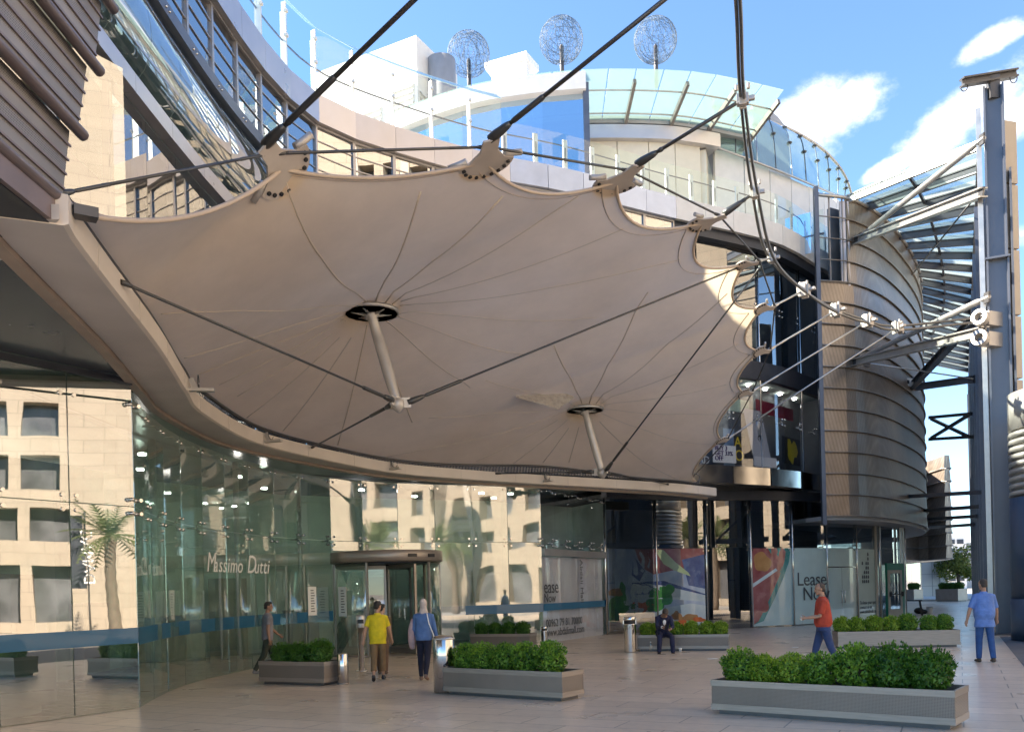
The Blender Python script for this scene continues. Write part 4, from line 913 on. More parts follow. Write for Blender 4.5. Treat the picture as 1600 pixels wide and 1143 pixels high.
def globe(u, v, r_px, Y, label, seed):
    c = PY(u, v, Y); r = r_px/FOC*Y; e = thing('wire_globe', V((c.x, c.y, c.z-r)), label, 'sculpture', 'wire globes on the pavilion roof')
    rs = random.Random(seed); mb = MB()
    for k in range(58):
        ax = V((rs.gauss(0, 1), rs.gauss(0, 1), rs.gauss(0, 1)*.6)).normalized(); x = ax.orthogonal().normalized(); y = ax.cross(x); off = rs.uniform(-.75, .75); rr = math.sqrt(1-off*off); a0 = rs.random()*6; ln = rs.uniform(2.5, 6.3)
        mb.tube([c+(ax*off+x*(rr*math.cos(a0+ln*i/16))+y*(rr*math.sin(a0+ln*i/16)))*r*V((1, 1, 1.03)).x for i in range(17)], .0065, 4, cap=False)
    for k in range(20):
        a = 2*math.pi*k/20; x = V((math.cos(a), math.sin(a), 0)); mb.tube([c+x*(r*math.sin(math.pi*i/14))+Zv(r*math.cos(math.pi*i/14)) for i in range(15)], .0065, 4, cap=False)
    for z in (-.8, -.4, 0, .4, .8):
        q = math.sqrt(1-z*z); mb.tube([c+V((math.cos(2*math.pi*i/20)*r*q, math.sin(2*math.pi*i/20)*r*q, z*r)) for i in range(21)], .0065, 4, cap=False)
    mb.build('wire_cage', 'globe_wire', e)
    mb = MB(); mb.cyl(c-Zv(r+1.2), c-Zv(r*.28), .1, n=10); mb.cyl(c-Zv(r*.28), c-Zv(r*.2), .05, n=8); mb.build('stem', 'dark_steel', e)
M['globe_wire'] = mat('globe_wire', (.12, .175, .24), .6)
globe(732, 85, 33, 42, 'wire globe on the roof nearest the white plant room', 1)
globe(877, 63, 34, 42, 'middle wire globe on the roof, right of the small white hut', 2)
globe(1024, 63, 33.5, 42, 'wire globe on the roof above the glass eave', 3)

# ================================================================ LOUVRED SCREEN, top left, close to the camera
lv = thing('louvred_mesh_screen', (-4.2, 6, 5.5), 'brown mesh screen with thick tubular ribs overhanging at the upper left', 'screen')
Xs = -4.25
def LP(u, v, x=Xs):
    a, b = ray(u, v); Y = x/a; return V((x, Y, CAMZ+b*Y))
b0, b1 = LP(100, 322), LP(0, 216)
dirL = (b1-b0).normalized(); zl = b0.z
ribs = [(b0.y, zl), (LP(124, 212).y, LP(124, 212).z), (LP(150, 112).y, LP(150, 112).z), (LP(172, 15).y, LP(172, 15).z), (LP(190, -90).y, LP(190, -90).z), (LP(205, -190).y, LP(205, -190).z)]
for (y0, z0), (y1, z1) in zip(ribs, ribs[1:]):
    MB().hexa([V((Xs, 1.0, z0)), V((Xs, y0-.04, z0)), V((Xs-.03, y0-.04, z0)), V((Xs-.03, 1.0, z0)), V((Xs-.05, 1.0, z1)), V((Xs-.05, y1-.1, z1)), V((Xs-.08, y1-.1, z1)), V((Xs-.08, 1.0, z1))]).build('mesh_panel', 'louvre', lv)
    mb = MB(); nb = 5
    for k in range(1, nb): f = k/nb; mb.bar(V((Xs+.01-.05*f, 1, z0+(z1-z0)*f)), V((Xs+.01-.05*f, y0+(y1-y0)*f-.06, z0+(z1-z0)*f)), .02, .022)
    mb.build('slat', 'rib_brown', lv)
    mb = MB(); mb.tube([V((Xs+.04, 1, z0)), V((Xs+.04, y0, z0))], .058, 14); mb.build('tube_rib', 'rib_brown', lv)
mb = MB(); y0, z0 = ribs[0]; mb.hexa([V((Xs, 1, z0-.28)), V((Xs, y0, z0-.28)), V((Xs-3.2, y0+.1, z0-.28)), V((Xs-3.2, 1, z0-.28)), V((Xs, 1, z0-.02)), V((Xs, y0, z0-.02)), V((Xs-3.2, y0+.1, z0-.02)), V((Xs-3.2, 1, z0-.02))]); mb.build('underside', 'alu_dark', lv)
mb = MB(); mb.bar(V((Xs+.02, 1, z0-.14)), V((Xs+.02, y0+.02, z0-.14)), .06, .26); mb.build('bottom_rail', 'rib_brown', lv)
mb = MB(); mb.wall((Xs-2.5, 0), (Xs-2.5, y0-.3), 5.4, 16, .1); mb.build('backing_wall', 'stone', lv)

# ================================================================ TENSILE CANOPY
can = thing('tensile_canopy', (0, 18, 5.3), 'large beige scalloped fabric canopy stretched over the mall entrance', 'canopy')
pl_ = [((133, 333), 8.75), ((440, 262), 11.9), ((758, 250), 13.6), ((963, 282), 15.6), ((1098, 346), 17.8), ((1163, 411), 20.4), ((1191, 480), 22.4), ((1187, 547), 24.0), ((1162, 612), 25.9), ((1127, 686), 28.6), ((1082, 745), 31.6)]
PT = [PY(u, v, Y) for (u, v), Y in pl_]
seg = 14; OUT = []
for i in range(len(PT)-1):
    a, b = PT[i], PT[i+1]; L = (b-a).length; cc = V((-1.5, 21, 6.0)); inw = (cc-(a+b)/2).normalized(); t = (b-a).normalized(); inw = (inw-t*inw.dot(t)).normalized()
    sag = [.07, .07, .15, .2, .22, .24, .26, .2, .15, .08][i]
    for k in range(seg): f = k/seg; OUT.append(a.lerp(b, f)+inw*(L*sag*4*f*(1-f)))
OUT.append(PT[-1]); NS = len(OUT)
bd0, bd1 = BE.dist_at(PT[0].x+.1, PT[0].y), BE.L-.9
NT = 64
def inner_pt(f): p = off3(bd0+(bd1-bd0)*f, -.02, .42); return p
GRID = []
for i in range(NS):
    f = i/(NS-1); a = inner_pt(f); b = OUT[i]; GRID.append([a.lerp(b, j/(NT-1)) for j in range(NT)])
def surf_z(x, y):
    best = 1e9; z = 0
    for r in GRID:
        for p in r:
            w = (p.x-x)**2+(p.y-y)**2
            if w < best: best = w; z = p.z
    return z
RINGS = []
for (u, v), rp, Ymin, lift in (((580, 488), 42, 13, .55), ((914, 640), 28, 18, .5)):
    Y = Ymin
    while Y < 30:
        p = PY(u, v, Y)
        if p.z >= surf_z(p.x, p.y)+lift: break
        Y += .1
    RINGS.append((p, rp/FOC*Y, p.z-surf_z(p.x, p.y)))
for c, r, lf in RINGS:
    for row in GRID:
        for p in row:
            w = math.hypot(p.x-c.x, p.y-c.y)
            p.z += lf*max(0, 1-max(0, w-r)/4.6)**2.1
INS = [[False]*NT for _ in range(NS)]
for c, r, _ in RINGS:
    for i in range(NS):
        for j in range(NT):
            p = GRID[i][j]; w = math.hypot(p.x-c.x, p.y-c.y)
            if w < r*.97:
                INS[i][j] = True; k_ = r*.97/max(w, 1e-4); p.x = c.x+(p.x-c.x)*k_; p.y = c.y+(p.y-c.y)*k_; p.z = c.z
mb = MB()
for r in GRID: mb.v += r
for i in range(NS-1):
    for j in range(NT-1):
        if INS[i][j] and INS[i+1][j] and INS[i+1][j+1] and INS[i][j+1]: continue
        mb.f.append([i*NT+j, (i+1)*NT+j, (i+1)*NT+j+1, i*NT+j+1]); mb.m.append(0); mb.sm.append(True)
bv = BVHTree.FromPolygons([tuple(p) for p in mb.v], mb.f)
def on_fab(x, y):
    h = bv.ray_cast(V((x, y, -1)), V((0, 0, 1)));  return h[0]
# seams radiating from the two rings, flat strips under the cloth
def seam(c, r, ang, far, w=.017):
    pts = []; k = r*1.02
    while k < far:
        q = on_fab(c.x+math.cos(ang)*k, c.y+math.sin(ang)*k)
        if q is None:
            if k > r*1.3: break
        else: pts.append(q-Zv(.006))
        k += .35
    if len(pts) > 2: mb.tube(pts, w, 5, 1, smooth=True, flat=.35)
for (c, r, _), other, na in ((RINGS[0], RINGS[1], 18), (RINGS[1], RINGS[0], 16)):
    for k in range(na):
        a = 2*math.pi*(k+.4)/na; dx, dy = other[0].x-c.x, other[0].y-c.y; da_ = abs((a-math.atan2(dy, dx)+math.pi) % (2*math.pi)-math.pi)
        far = 26 if da_ > 1.0 else math.hypot(dx, dy)*.5/max(.2, math.cos(da_)); seam(c, r, a, far)
# hem tube along the scalloped edge
mb.tube([p-Zv(.02) for p in OUT], .03, 8, 2)
mb.tube([GRID[i][NT-3]-Zv(.012) for i in range(NS)], .014, 5, 2, flat=.4)
mb.build('membrane', ['membrane', 'seam', 'hem'], can, fixn=False)
# edge lacing along the beam
mb = MB()
for i in range(12, NS-1):
    for h in (0, .5):
        p = GRID[i][0].lerp(GRID[i+1][0], h); q = off3(bd0+(bd1-bd0)*min(1, (i+h)/(NS-1)), -.1, .3); mb.cyl(p, q, .012, n=4)
mb.tube([r[0]-Zv(.03) for r in GRID], .04, 6); mb.build('edge_lacing', 'dark_steel', can)
# rings, flying masts and stay cables
MB_ = [PY(620, 632, 0), None]
bots = [PY(620, 628, RINGS[0][0].y-.15), PY(940, 736, RINGS[1][0].y+.1)]
stays = [[off3(BE.dist_at(*(PY(187, 425, 10.6)[:2])), .05, .2), off3(BE.dist_at(*(PY(492, 702, 22.9)[:2])), .05, .25), PT[5]+V((.25, .2, .1))],
         [off3(BE.dist_at(-.5, 27.6), .05, .25), off3(BE.dist_at(5.6, 30.9), .05, .25), PT[5]+V((.45, .35, 0))]]
def fork(mb, p, q, s=1):
    """turnbuckle and fork at the p end of a stay"""
    d = (q-p).normalized(); L = min((q-p).length*.25, 1.1*s)
    mb.tube([p, p+d*.1*s, p+d*.28*s, p+d*.34*s], [.055*s, .06*s, .045*s, .03*s], 8)
    mb.tube([p+d*.34*s, p+d*.4*s, p+d*L, p+d*(L+.06)], [.022*s, .034*s, .034*s, .02*s], 8)
for k, ((c, r, _), bt) in enumerate(zip(RINGS, bots)):
    mb = MB(); up = V((0, 0, 1)); n = 32
    prof = [(r*.98, -.03), (r*1.03, -.03), (r*1.05, .04), (r*.96, .05), (r*.93, .0), (r*.98, -.03)]; mb.lathe(c, prof, 32)
    for j in range(6):
        a = j*math.pi/3+.3; mb.bar(c+V((math.cos(a)*.12, math.sin(a)*.12, -.05)), c+V((math.cos(a)*r*.97, math.sin(a)*r*.97, .02)), .035, .06)
    mb.build('head_ring', 'galv', can)
    mb = MB()
    for j in range(24): a = 2*math.pi*j/24; mb.box(c+V((math.cos(a)*r*.86, math.sin(a)*r*.86, .1)), (.07, .07, .1), rz=a)
    mb.lathe(c, [(r*1.0, .06), (r*.82, .12), (r*.75, .3), (.01, .36)], 24); mb.build('ring_cap', 'dark_steel', can)
    mb = MB(); m0 = c-Zv(.04); d = (bt-m0).normalized(); R_ = .115 if k == 0 else .12
    mb.tube([m0, m0+d*.05, m0+d*.09, m0.lerp(bt, .3), m0.lerp(bt, .7), bt-d*.1, bt], [R_*1.35, R_*1.35, R_*.8, R_, R_, R_*.82, R_*.8], 16)
    mb.tube([bt-d*.05, bt, bt+d*.1, bt+d*.22], [R_*.9, R_*1.25, R_*1.15, R_*.3], 14)
    for q in stays[k]:
        hd = (q-bt); hd.z = 0; hd.normalize(); mb.bar(bt+d*.02, bt+hd*.26+(q-bt).normalized()*.02, .045, .2)
    mb.build('flying_mast', 'cast', can)
    for q in stays[k]:
        mb = MB(); hd = (q-bt); hd.z = 0; hd.normalize(); s_ = bt+hd*.22; mb.tube([s_, q], .021, 8); fork(mb, s_, q, 1.1); fork(mb, q, s_, .6); mb.build('stay_cable', 'cable', can)
# boundary pipe cable, clamps and ties
TR = Path([V((14.55, 27.25, 9.6)), PY(1402, 512, 26.7), PY(1355, 502, 26.0), PY(1305, 485, 24.9), PY(1255, 453, 23.1), PY(1205, 402, 20.75), PY(1180, 303, 17.4), PY(1160, 152, 13.9), PY(1153, 0, 11.6), V((2.55, 9.9, 9.35)), V((1.6, 8.5, 9.3)), V((.2, 7.6, 9.3)), V((-2, 7.1, 9.3)), V((-4.6, 7.3, 9.2))], 10)
arch = thing('boundary_cable', (14.5, 27.3, 9.6), 'twin steel boundary cable sweeping from the steel column up over the canopy edge', 'cable')
for s_ in (-1, 1):
    mb = MB(); pts = []
    for i in range(141):
        f = i/140; w = .085 if f < .35 else .085+(.027-.085)*min(1, (f-.35)/.25); pts.append(TR.off(TR.L*f, w*s_)+Zv(w*s_ if f < .5 else w*s_*max(0, 1-(f-.5)*4)))
    mb.tube(pts, [.036 if i < 50 else .036-.010*min(1, (i-50)/30) for i in range(141)], 8); mb.build('cable_strand', 'cable_light', arch)
cl = [(1402, 512), (1355, 502), (1305, 485), (1255, 453), (1205, 402), (1180, 303), (1160, 152)]
CLP = []
for u, v in cl:
    bi = min(range(200), key=lambda i: (px(TR.at(TR.L*i/200))[0]-u)**2+(px(TR.at(TR.L*i/200))[1]-v)**2); d = TR.L*bi/200; p = TR.at(d); n_ = TR.nrm(d); t = (TR.at(d+.1)-TR.at(max(0, d-.1))).normalized(); CLP.append(p)
    k_ = 1.0 if v > 420 else .62; mb = MB(); mb.bar(p-t*.10*k_, p+t*.10*k_, .3*k_, .26*k_); mb.bar(p-t*.14*k_, p-t*.08*k_, .18*k_, .36*k_); mb.bar(p+t*.08*k_, p+t*.14*k_, .18*k_, .36*k_); mb.bar(p-n_*.3*k_, p+n_*.05, .12*k_, .07)
    for a in (-1, 1): mb.cyl(p+Zv(.15)+n_*.09*a, p+Zv(.24)+n_*.09*a, .03, n=8)
    mb.build('clamp', 'cast', arch, bevel=.012)
def aim(i, u, v):
    a = px(PT[i]); w = math.atan2(v-a[1], u-a[0])
    return min((TR.at(TR.L*k/400) for k in range(200, 400)), key=lambda p: abs(math.atan2(px(p)[1]-a[1], px(p)[0]-a[0])-w))
FAR = [None, aim(1, 685, 0), aim(2, 1045, 0), CLP[6], CLP[5], CLP[4], CLP[3], CLP[2], CLP[1], CLP[0], None]
for i in range(1, 10):
    p, q = PT[i], FAR[i]; mb = MB()
    inw = (V((-1.5, 21, p.z-.7))-p).normalized(); d = (q-p).normalized(); tn = (PT[min(i+1, 10)]-PT[i-1]).normalized(); up_ = tn.cross(inw).normalized()
    s_ = 1.4 if i < 4 else (1.1 if i < 5 else .75)
    tip = p+d*.3*s_
    # membrane corner plate: half-disc with a neck, its fork and edge-cable sockets
    ay = inw; ax = (tn-ay*tn.dot(ay)).normalized(); half = [(.32*s_*math.cos(a), .30*s_*math.sin(a)) for a in [math.pi*k/12 for k in range(13)]]
    mb2 = MB(); poly = half+[(-.2*s_, -.06*s_), (-.1*s_, -.22*s_), (-.09*s_, -.42*s_), (.09*s_, -.42*s_), (.1*s_, -.22*s_), (.2*s_, -.06*s_)]
    nn_ = ax.cross(ay).normalized(); sgn = -1 if nn_.z > 0 else 1
    mb2.prism(poly, p+nn_*.03*sgn, ax, ay, .03*sgn, 0)
    for k in range(9):
        a = math.pi*(k+.5)/9; c_ = p+ax*(.26*s_*math.cos(a))+ay*(.24*s_*math.sin(a))+nn_*.06*sgn; mb2.cyl(c_, c_+nn_*.025*sgn, .022*s_, n=8, mi=1)
    for k in (-1, 1): a_ = p+ax*(.3*k*s_)-ay*.03; mb2.tube([a_-ax*(.08*k*s_)-ay*.05, a_, a_+ax*(.12*k*s_)+ay*.04], .036*s_, 8, 2)
    mb2.build('corner_plate', ['plate', 'black', 'cast'], can)
    st_ = p-ay*.38*s_; mb.tube([st_, q], .03 if i < 5 else .024, 8); fork(mb, st_, q, .85*s_ if i < 4 else 1.1*s_); mb.build('tie_rod', 'cable' if i < 5 else 'galv', arch)
for i in range(0, 10):
    a, b = (PT[i] if i else PY(92, 303, 8.7)), PT[i+1] if i+1 < 10 else PT[10]
    ia = (V((-1.5, 21, a.z-.7))-a).normalized()*(.34 if i else 0); ib = (V((-1.5, 21, b.z-.7))-b).normalized()*.34
    if i+1 >= 10: ib = ib*0
    mb = MB(); mb.tube([a-ia, b-ib], .02, 6); fork(mb, a-ia, b-ib, .6); fork(mb, b-ib, a-ia, .6); mb.build('edge_cable', 'cable', can)
q = PT[10]; mb = MB(); mb.tube([q+V((.1, .1, -.02))+V((.2*math.cos(a), .05, .16*math.sin(a))) for a in [i*.5 for i in range(14)]], .02, 6); mb.build('cable_loop', 'dark_steel', can); mb = MB(); mb.cyl(PT[0], PT[0]+V((-.55, .2, -.02)), .03, n=8); mb.box(PT[0], (.22, .16, .1), rz=.6); mb.build('corner_shackle', 'dark_steel', can)
# a patched vent panel hanging from the cloth
h = bv.ray_cast(V((0, 0, CAMZ)), (PY(852, 612, 20)-V((0, 0, CAMZ))).normalized())[0]
if h: 
    mb = MB(); pts = [PY(u, v, h.y+dy_) for u, v, dy_ in ((823, 590, .15), (898, 618, .5), (872, 636, .1), (806, 617, -.5))]
    pts = [p-Zv(.05) for p in pts]; mb.add(pts+[p+Zv(.02) for p in pts], [(0, 1, 2, 3), (4, 5, 6, 7), (0, 1, 5, 4), (1, 2, 6, 5), (2, 3, 7, 6), (3, 0, 4, 7)]); mb.build('vent_patch', mat('patch_net', (.36, .33, .30), .7, var=.25, vscale=12), can)

# ================================================================ ARCADE: steel columns, braces, glazed canopy, cladding
cd = V((.447, .894, 0)).normalized(); cn = V((cd.y, -cd.x, 0)); C0 = V((15.05, 27.3, 0)); RZ = -CORR
def hcol(mb, base, z0, z1, w=.56, dpt=.34):
    for s_ in (-1, 1): q = base+cn*(s_*w/2); mb.bar(q+Zv(z0), q+Zv(z1), dpt, .055, up=cn)
    mb.bar(base+Zv(z0), base+Zv(z1), .05, w-.055, up=cn)
ords = ['nearest', 'second', 'third', 'fourth', 'fifth', 'sixth', 'seventh', 'eighth', 'ninth']
topz = PY(1545, 135, 27.3).z
for k in range(9):
    b = C0+cd*(5.2*k)+(cn*0)
    e = thing('steel_column', b, 'tall blue-grey steel column, %s in the row beside the arcade' % ords[k], 'column', 'steel columns beside the arcade')
    mb = MB(); z1 = topz if k == 0 else 15.6; hcol(mb, b, .03, 11.4); hcol(mb, b, 11.46, z1, .5, .3); mb.box(b+Zv(11.43), (.66, .5, .06), rz=RZ); mb.build('shaft', 'column', e)
    mb = MB(); mb.box(b+Zv(.02), (.95, 1.0, .04), rz=RZ); mb.build('base_plate', 'dark_steel', e)
    mb = MB(); q = b-cn*.42; mb.bar(q+Zv(.05), q+Zv(z1-.6), .14, .2, up=cd); mb.build('rail_channel', 'blue_frame' if k else 'galv', e)
    if k == 0:
        tp = b+Zv(z1); a, c = PY(1503, 134, 27.0), PY(1588, 120, 27.4)
        mb = MB(); d = (c-a).normalized(); mb.bar(a, c, .22, .05); mb.bar(a+Zv(.2), c+Zv(.2), .22, .05); mb.bar(a+Zv(.1), c+Zv(.1), .05, .17); mb.bar(tp-Zv(.4), tp+Zv(.3), .3, .25)
        for f in (.04, .55, .95): mb.tube([a.lerp(c, f)+d*(.13*math.cos(t))+Zv(-.02-.16*math.sin(t)) for t in [i*.4 for i in range(9)]], .015, 5)
        mb.build('cross_beam', 'dark_steel', e)
# mesh wall panels running between the columns (dark infill seen edge-on)
wl = thing('arcade_mesh_wall', C0+cd*3, 'dark blue mesh wall panels between the arcade columns', 'wall')
for k in range(8):
    a, b = C0+cd*(5.2*k+.9)+cn*.45, C0+cd*(5.2*k+4.6)+cn*.45; MB().wall(a, b, .4, 14.5, .06).build('mesh_panel', 'screen_blue', wl)
    mb = MB()
    for z in (3.9, 7.8, 11.4): mb.bar(C0+cd*(5.2*k+.36)-cn*.1+Zv(z), C0+cd*(5.2*k+4.85)-cn*.1+Zv(z), .18, .25)
    for z0, z1 in ((3.9, 7.8), (7.8, 11.4)): mb.bar(C0+cd*(5.2*k+.4)-cn*.1+Zv(z0), C0+cd*(5.2*k+4.8)-cn*.1+Zv(z1), .09, .09)
    mb.build('tie_beam', 'column', wl)
# right-hand cladding fin and the banded drum
fin = thing('cladding_fin', C0+cn*.9, 'beige panelled cladding fin rising behind the nearest steel column', 'cladding')
fa, fb_, fc, fd_ = V((15.62, 28.3, 0)), V((16.2, 28.5, 0)), V((15.70, 28.3, 0)), V((16.0, 28.4, 0))
for z0, z1 in [(.03, 1.97), (2.0, 3.97), (4.0, 5.97), (6.0, 7.97), (8.0, 9.97), (10.0, 12.05), (12.08, 14.1), (14.13, 16.1)]:
    a, b = (fc, fd_) if z1 < 7 else (fa, fb_); MB().bar((a+b)/2+Zv(z0), (a+b)/2+Zv(z1-.03), (b-a).length, .5, up=(-.3, .95, 0)).build('panel', 'fin_panel', fin)
mb = MB(); q = fa+V((.05, .5, 0)); mb.bar(q+Zv(.02), q+Zv(17.2), .2, .2, up=cd); mb.build('frame', 'blue_frame', fin)
dr = V((15.25, 24.2, 0)); rr = 1.55
drum = thing('banded_drum', dr, 'silver banded cylindrical tower with a dark blue base at the right edge', 'tower')
mb = MB(); mb.cyl(dr+Zv(.02), dr+Zv(1.15), rr*1.02, n=40); mb.cyl(dr+Zv(1.15), dr+Zv(3.9), rr, n=40); mb.build('base', mat('drum_blue', (.05, .085, .14), .4, .2), drum)
mb = MB(); mb.cyl(dr+Zv(5.75), dr+Zv(6.75), rr*.99, n=40); mb.cyl(dr+Zv(3.92), dr+Zv(5.74), rr*.93, n=40); mb.build('shell', 'galv', drum)
for k in range(9): z = 3.95+k*.2; mb = MB(); mb.lathe(dr, [(rr*.93, z+.02), (rr*1.0, z+.01), (rr*.99, z+.13), (rr*.93, z+.15)], 40); mb.build('louvre_band', 'galv', drum)
# braces from the screen to the first columns
def brace(name, label, p, q, kind, m):
    e = thing(name, p, label, 'brace', 'steel braces across the arcade')
    mb = MB(); d = (q-p).normalized()
    if kind == 'tube': mb.tube([p, p+d*.5, p+d*.6, q-d*.6, q-d*.5, q], [.06, .06, .1, .1, .06, .06], 12)
    elif kind == 'beam': mb.bar(p+Zv(.13), q+Zv(.13), .26, .04); mb.bar(p-Zv(.13), q-Zv(.13), .26, .04); mb.bar(p, q, .04, .22)
    elif kind == 'thin': mb.bar(p, q, .12, .16)
    else: mb.tube([p, q], .03, 8)
    mb.build('member', m, e); mb = MB(); pl_h = .18 if kind == 'thin' else .32; mb.bar(p-d*.05, p+d*.25, .06, pl_h); mb.build('end_plate', 'dark_steel', e); MB().bar(q-d*.25, q, .06, pl_h).build('end_plate', 'dark_steel', e); return e
def sp_u(u, v): 
    d = path_u(SP, u, 12); return PY(u, v, SP.at(d).y-.1)
def cc(u, v, k=0): return PY(u, v, (C0+cd*(5.2*k)).y-.25)
brace('tube_brace', 'upper white tube brace rising to the nearest steel column', sp_u(1342, 372), cc(1538, 215), 'tube', 'galv')
brace('beam_brace', 'upper pale steel beam from the ribbed screen under the glazed canopy', sp_u(1337, 376), cc(1537, 300), 'beam', 'galv')
brace('tube_brace', 'lower white tube brace rising to the column above the round anchors', sp_u(1338, 562), cc(1546, 463), 'tube', 'galv')
brace('beam_brace', 'lower steel beam from the ribbed screen to the round cable anchors', sp_u(1334, 566), cc(1540, 517), 'beam', 'galv')
brace('rod_brace', 'thin rod crossing under the lower steel beam', sp_u(1350, 566), PY(1530, 593, 37), 'rod', 'galv')
brace('beam_brace', 'dark diagonal beam behind the floodlight on the screen', PY(1424, 604, 41.5), cc(1520, 500, 1), 'beam', 'column')
brace('rod_brace', 'thin dark tie from the canopy down to the screen rib', PY(1528, 303, 30), PY(1422, 433, 43), 'rod', 'dark_steel')
brace('beam_brace', 'dark beam just above floodlight level deep in the arcade', PY(1420, 606, 42.5), PY(1522, 592, 40), 'beam', 'column')
for k, (u0, v0, u1, v1, Y0, Y1) in enumerate([(1403, 776, 1542, 768, 42, 33), (1433, 798, 1532, 791, 46, 37), (1442, 811, 1526, 806, 49, 41), (1450, 824, 1522, 819, 52, 45), (1452, 652, 1518, 646, 49, 45), (1452, 686, 1520, 682, 49, 45)]):
    brace('beam_brace', ['lowest near crossbeam over the arcade entrance', 'second low crossbeam deeper in the arcade', 'third low crossbeam deeper in the arcade', 'farthest low crossbeam above the arcade path', 'crossbeam above the steel cross in the arcade sky', 'crossbeam below the steel cross in the arcade sky'][k], PY(u0, v0, Y0), PY(u1, v1, Y1), 'thin', 'column')
brace('cross_brace', 'rising arm of the steel cross in the arcade sky', PY(1455, 684, 49), PY(1514, 648, 45), 'thin', 'column')
brace('cross_brace', 'falling arm of the steel cross in the arcade sky', PY(1455, 654, 49.4), PY(1514, 682, 45.4), 'thin', 'column')
# round cable anchors at the column
for k, (u, v) in enumerate([(1532, 496), (1532, 528)]):
    c = PY(u, v, 27.0); e = thing('cable_anchor', c, ['upper white ring anchor for the boundary cable on the column', 'lower white ring anchor for the boundary cable on the column'][k], 'anchor', 'ring anchors on the nearest column')
    ax = V((-.75, -.6, .1)).normalized(); x = ax.cross(V((0, 0, 1))).normalized(); y = x.cross(ax); R = []
    for i in range(21):
        a = 2*math.pi*i/20; rad_ = x*math.cos(a)+y*math.sin(a); R.append([c+rad_*.13-ax*.12, c+rad_*.24-ax*.12, c+rad_*.24+ax*.12, c+rad_*.13+ax*.12])
    mb = MB(); mb.loft(R, smooth=False); mb.bar(c+V((.2, .1, 0)), c+V((.75, .35, 0)), .25, .42); mb.build('ring', 'cast', e)
    mb = MB(); mb.tube([c-ax*.1, TR.at(0.05)+Zv(.11*(1 if k == 0 else -1))], .04, 8); mb.build('cable_socket', 'galv', e)
fl = PY(1416, 598, 41); e = thing('floodlight', fl, 'white box floodlight fixed to the ribbed screen', 'floodlight'); mb = MB(); mb.box(fl, (.8, .35, .36), rz=.5); mb.build('housing', 'white', e); mb = MB(); mb.box(fl+V((-.1, -.2, .0)), (.28, .14, .16), rz=.5); mb.bar(fl+V((.2, .1, .15)), fl+V((.55, .4, .3)), .12, .12); mb.build('lamp_head', 'dark_steel', e)
# glazed canopy
gc = thing('arcade_glass_canopy', C0+Zv(16.6), 'sloping glazed canopy with steel rafters over the arcade', 'canopy')
CR = [C0+cd*t-cn*.3 for t in (4.2, 42)]; nb = 19; Lp = []; Rp = []
dS0, dS1 = path_u(SP, 1328, 16), SP.dist_at(23.5, 54.5)
for i in range(nb+1):
    f = i/nb; r = CR[0].lerp(CR[1], f); dS = dS0+(dS1-dS0)*min(1, f*1.25); l = SP.off(dS, -.2) if f < .8 else SP.off(dS1, -.2)+cd*((f-.8)*38)
    Lp.append(V((l.x, l.y, 17.1))); Rp.append(V((r.x, r.y, 16.75+.0*f)))
for i in range(nb+1):
    mb = MB(); mb.bar(Lp[i], Rp[i], .12, .26); mb.bar(Lp[i]+Zv(.16), Rp[i]+Zv(.16), .2, .05); mb.build('rafter', 'galv' if i == 0 else 'column', gc)
    if i < nb:
        for h0, h1 in ((0, .5), (.5, 1)):
            q = [Lp[i].lerp(Rp[i], h0), Lp[i].lerp(Rp[i], h1), Lp[i+1].lerp(Rp[i+1], h1), Lp[i+1].lerp(Rp[i+1], h0)]
            mb = MB(); m_ = 4
            for s_ in range(m_):      # alternating clear and fritted strips of one pane
                a0, a1 = s_/m_, (s_+1)/m_; A, B, C_, D = q[0].lerp(q[3], a0), q[1].lerp(q[2], a0), q[1].lerp(q[2], a1), q[0].lerp(q[3], a1)
                mb.hexa([A+Zv(.2), B+Zv(.2), C_+Zv(.2), D+Zv(.2), A+Zv(.225), B+Zv(.225), C_+Zv(.225), D+Zv(.225)], s_ % 2)
            mb.build('glass_panel', ['g_canopy', 'g_frit'], gc)
        mb = MB(); mb.bar(Lp[i].lerp(Rp[i], .5)+Zv(.1), Lp[i+1].lerp(Rp[i+1], .5)+Zv(.1), .1, .12); mb.bar(Rp[i], Rp[i+1], .14, .3); mb.bar(Lp[i], Lp[i+1], .1, .2); mb.build('purlin', 'column', gc)

# ================================================================ FAR END of the arcade
SQ = Path([PZ(1400, 872, 3.4), PZ(1440, 873, 3.4), V((33.9, 69, 3.4)), V((36.2, 76, 3.4)), V((37.5, 83, 3.4)), V((36, 92, 3.4))], 8)
sc2 = thing('far_ribbed_screen', SQ.at(3), 'smaller grey ribbed metal screen farther down the arcade', 'screen')
for i in range(8):
    z0 = 3.3+i*1.0; R = []
    for k in range(31): d = SQ.L*k/30; R.append([SQ.off(d, .08)*V((1, 1, 0)).x if False else V((SQ.off(d, .08).x, SQ.off(d, .08).y, z0)), V((SQ.off(d, 0).x, SQ.off(d, 0).y, z0+1)), V((SQ.off(d, -.1).x, SQ.off(d, -.1).y, z0+1)), V((SQ.off(d, -.05).x, SQ.off(d, -.05).y, z0))])
    MB().loft(R, smooth=False, cap=True).build('mesh_band', 'screen', sc2)
    MB().tube([V((SQ.off(SQ.L*k/30, .1).x, SQ.off(SQ.L*k/30, .1).y, z0)) for k in range(31)], .06, 5).build('rib', 'rib', sc2)
a, b = PZ(1412, 930, .14), PZ(1440, 931, .14); c = PZ(1480, 930, .14)
fb = thing('far_shop_building', a, 'pale panelled building with a glass shopfront at the far end of the arcade', 'building')
MB().wall(b, c, .14, 4.2, .5).build('panel_wall', 'stone_pale', fb)
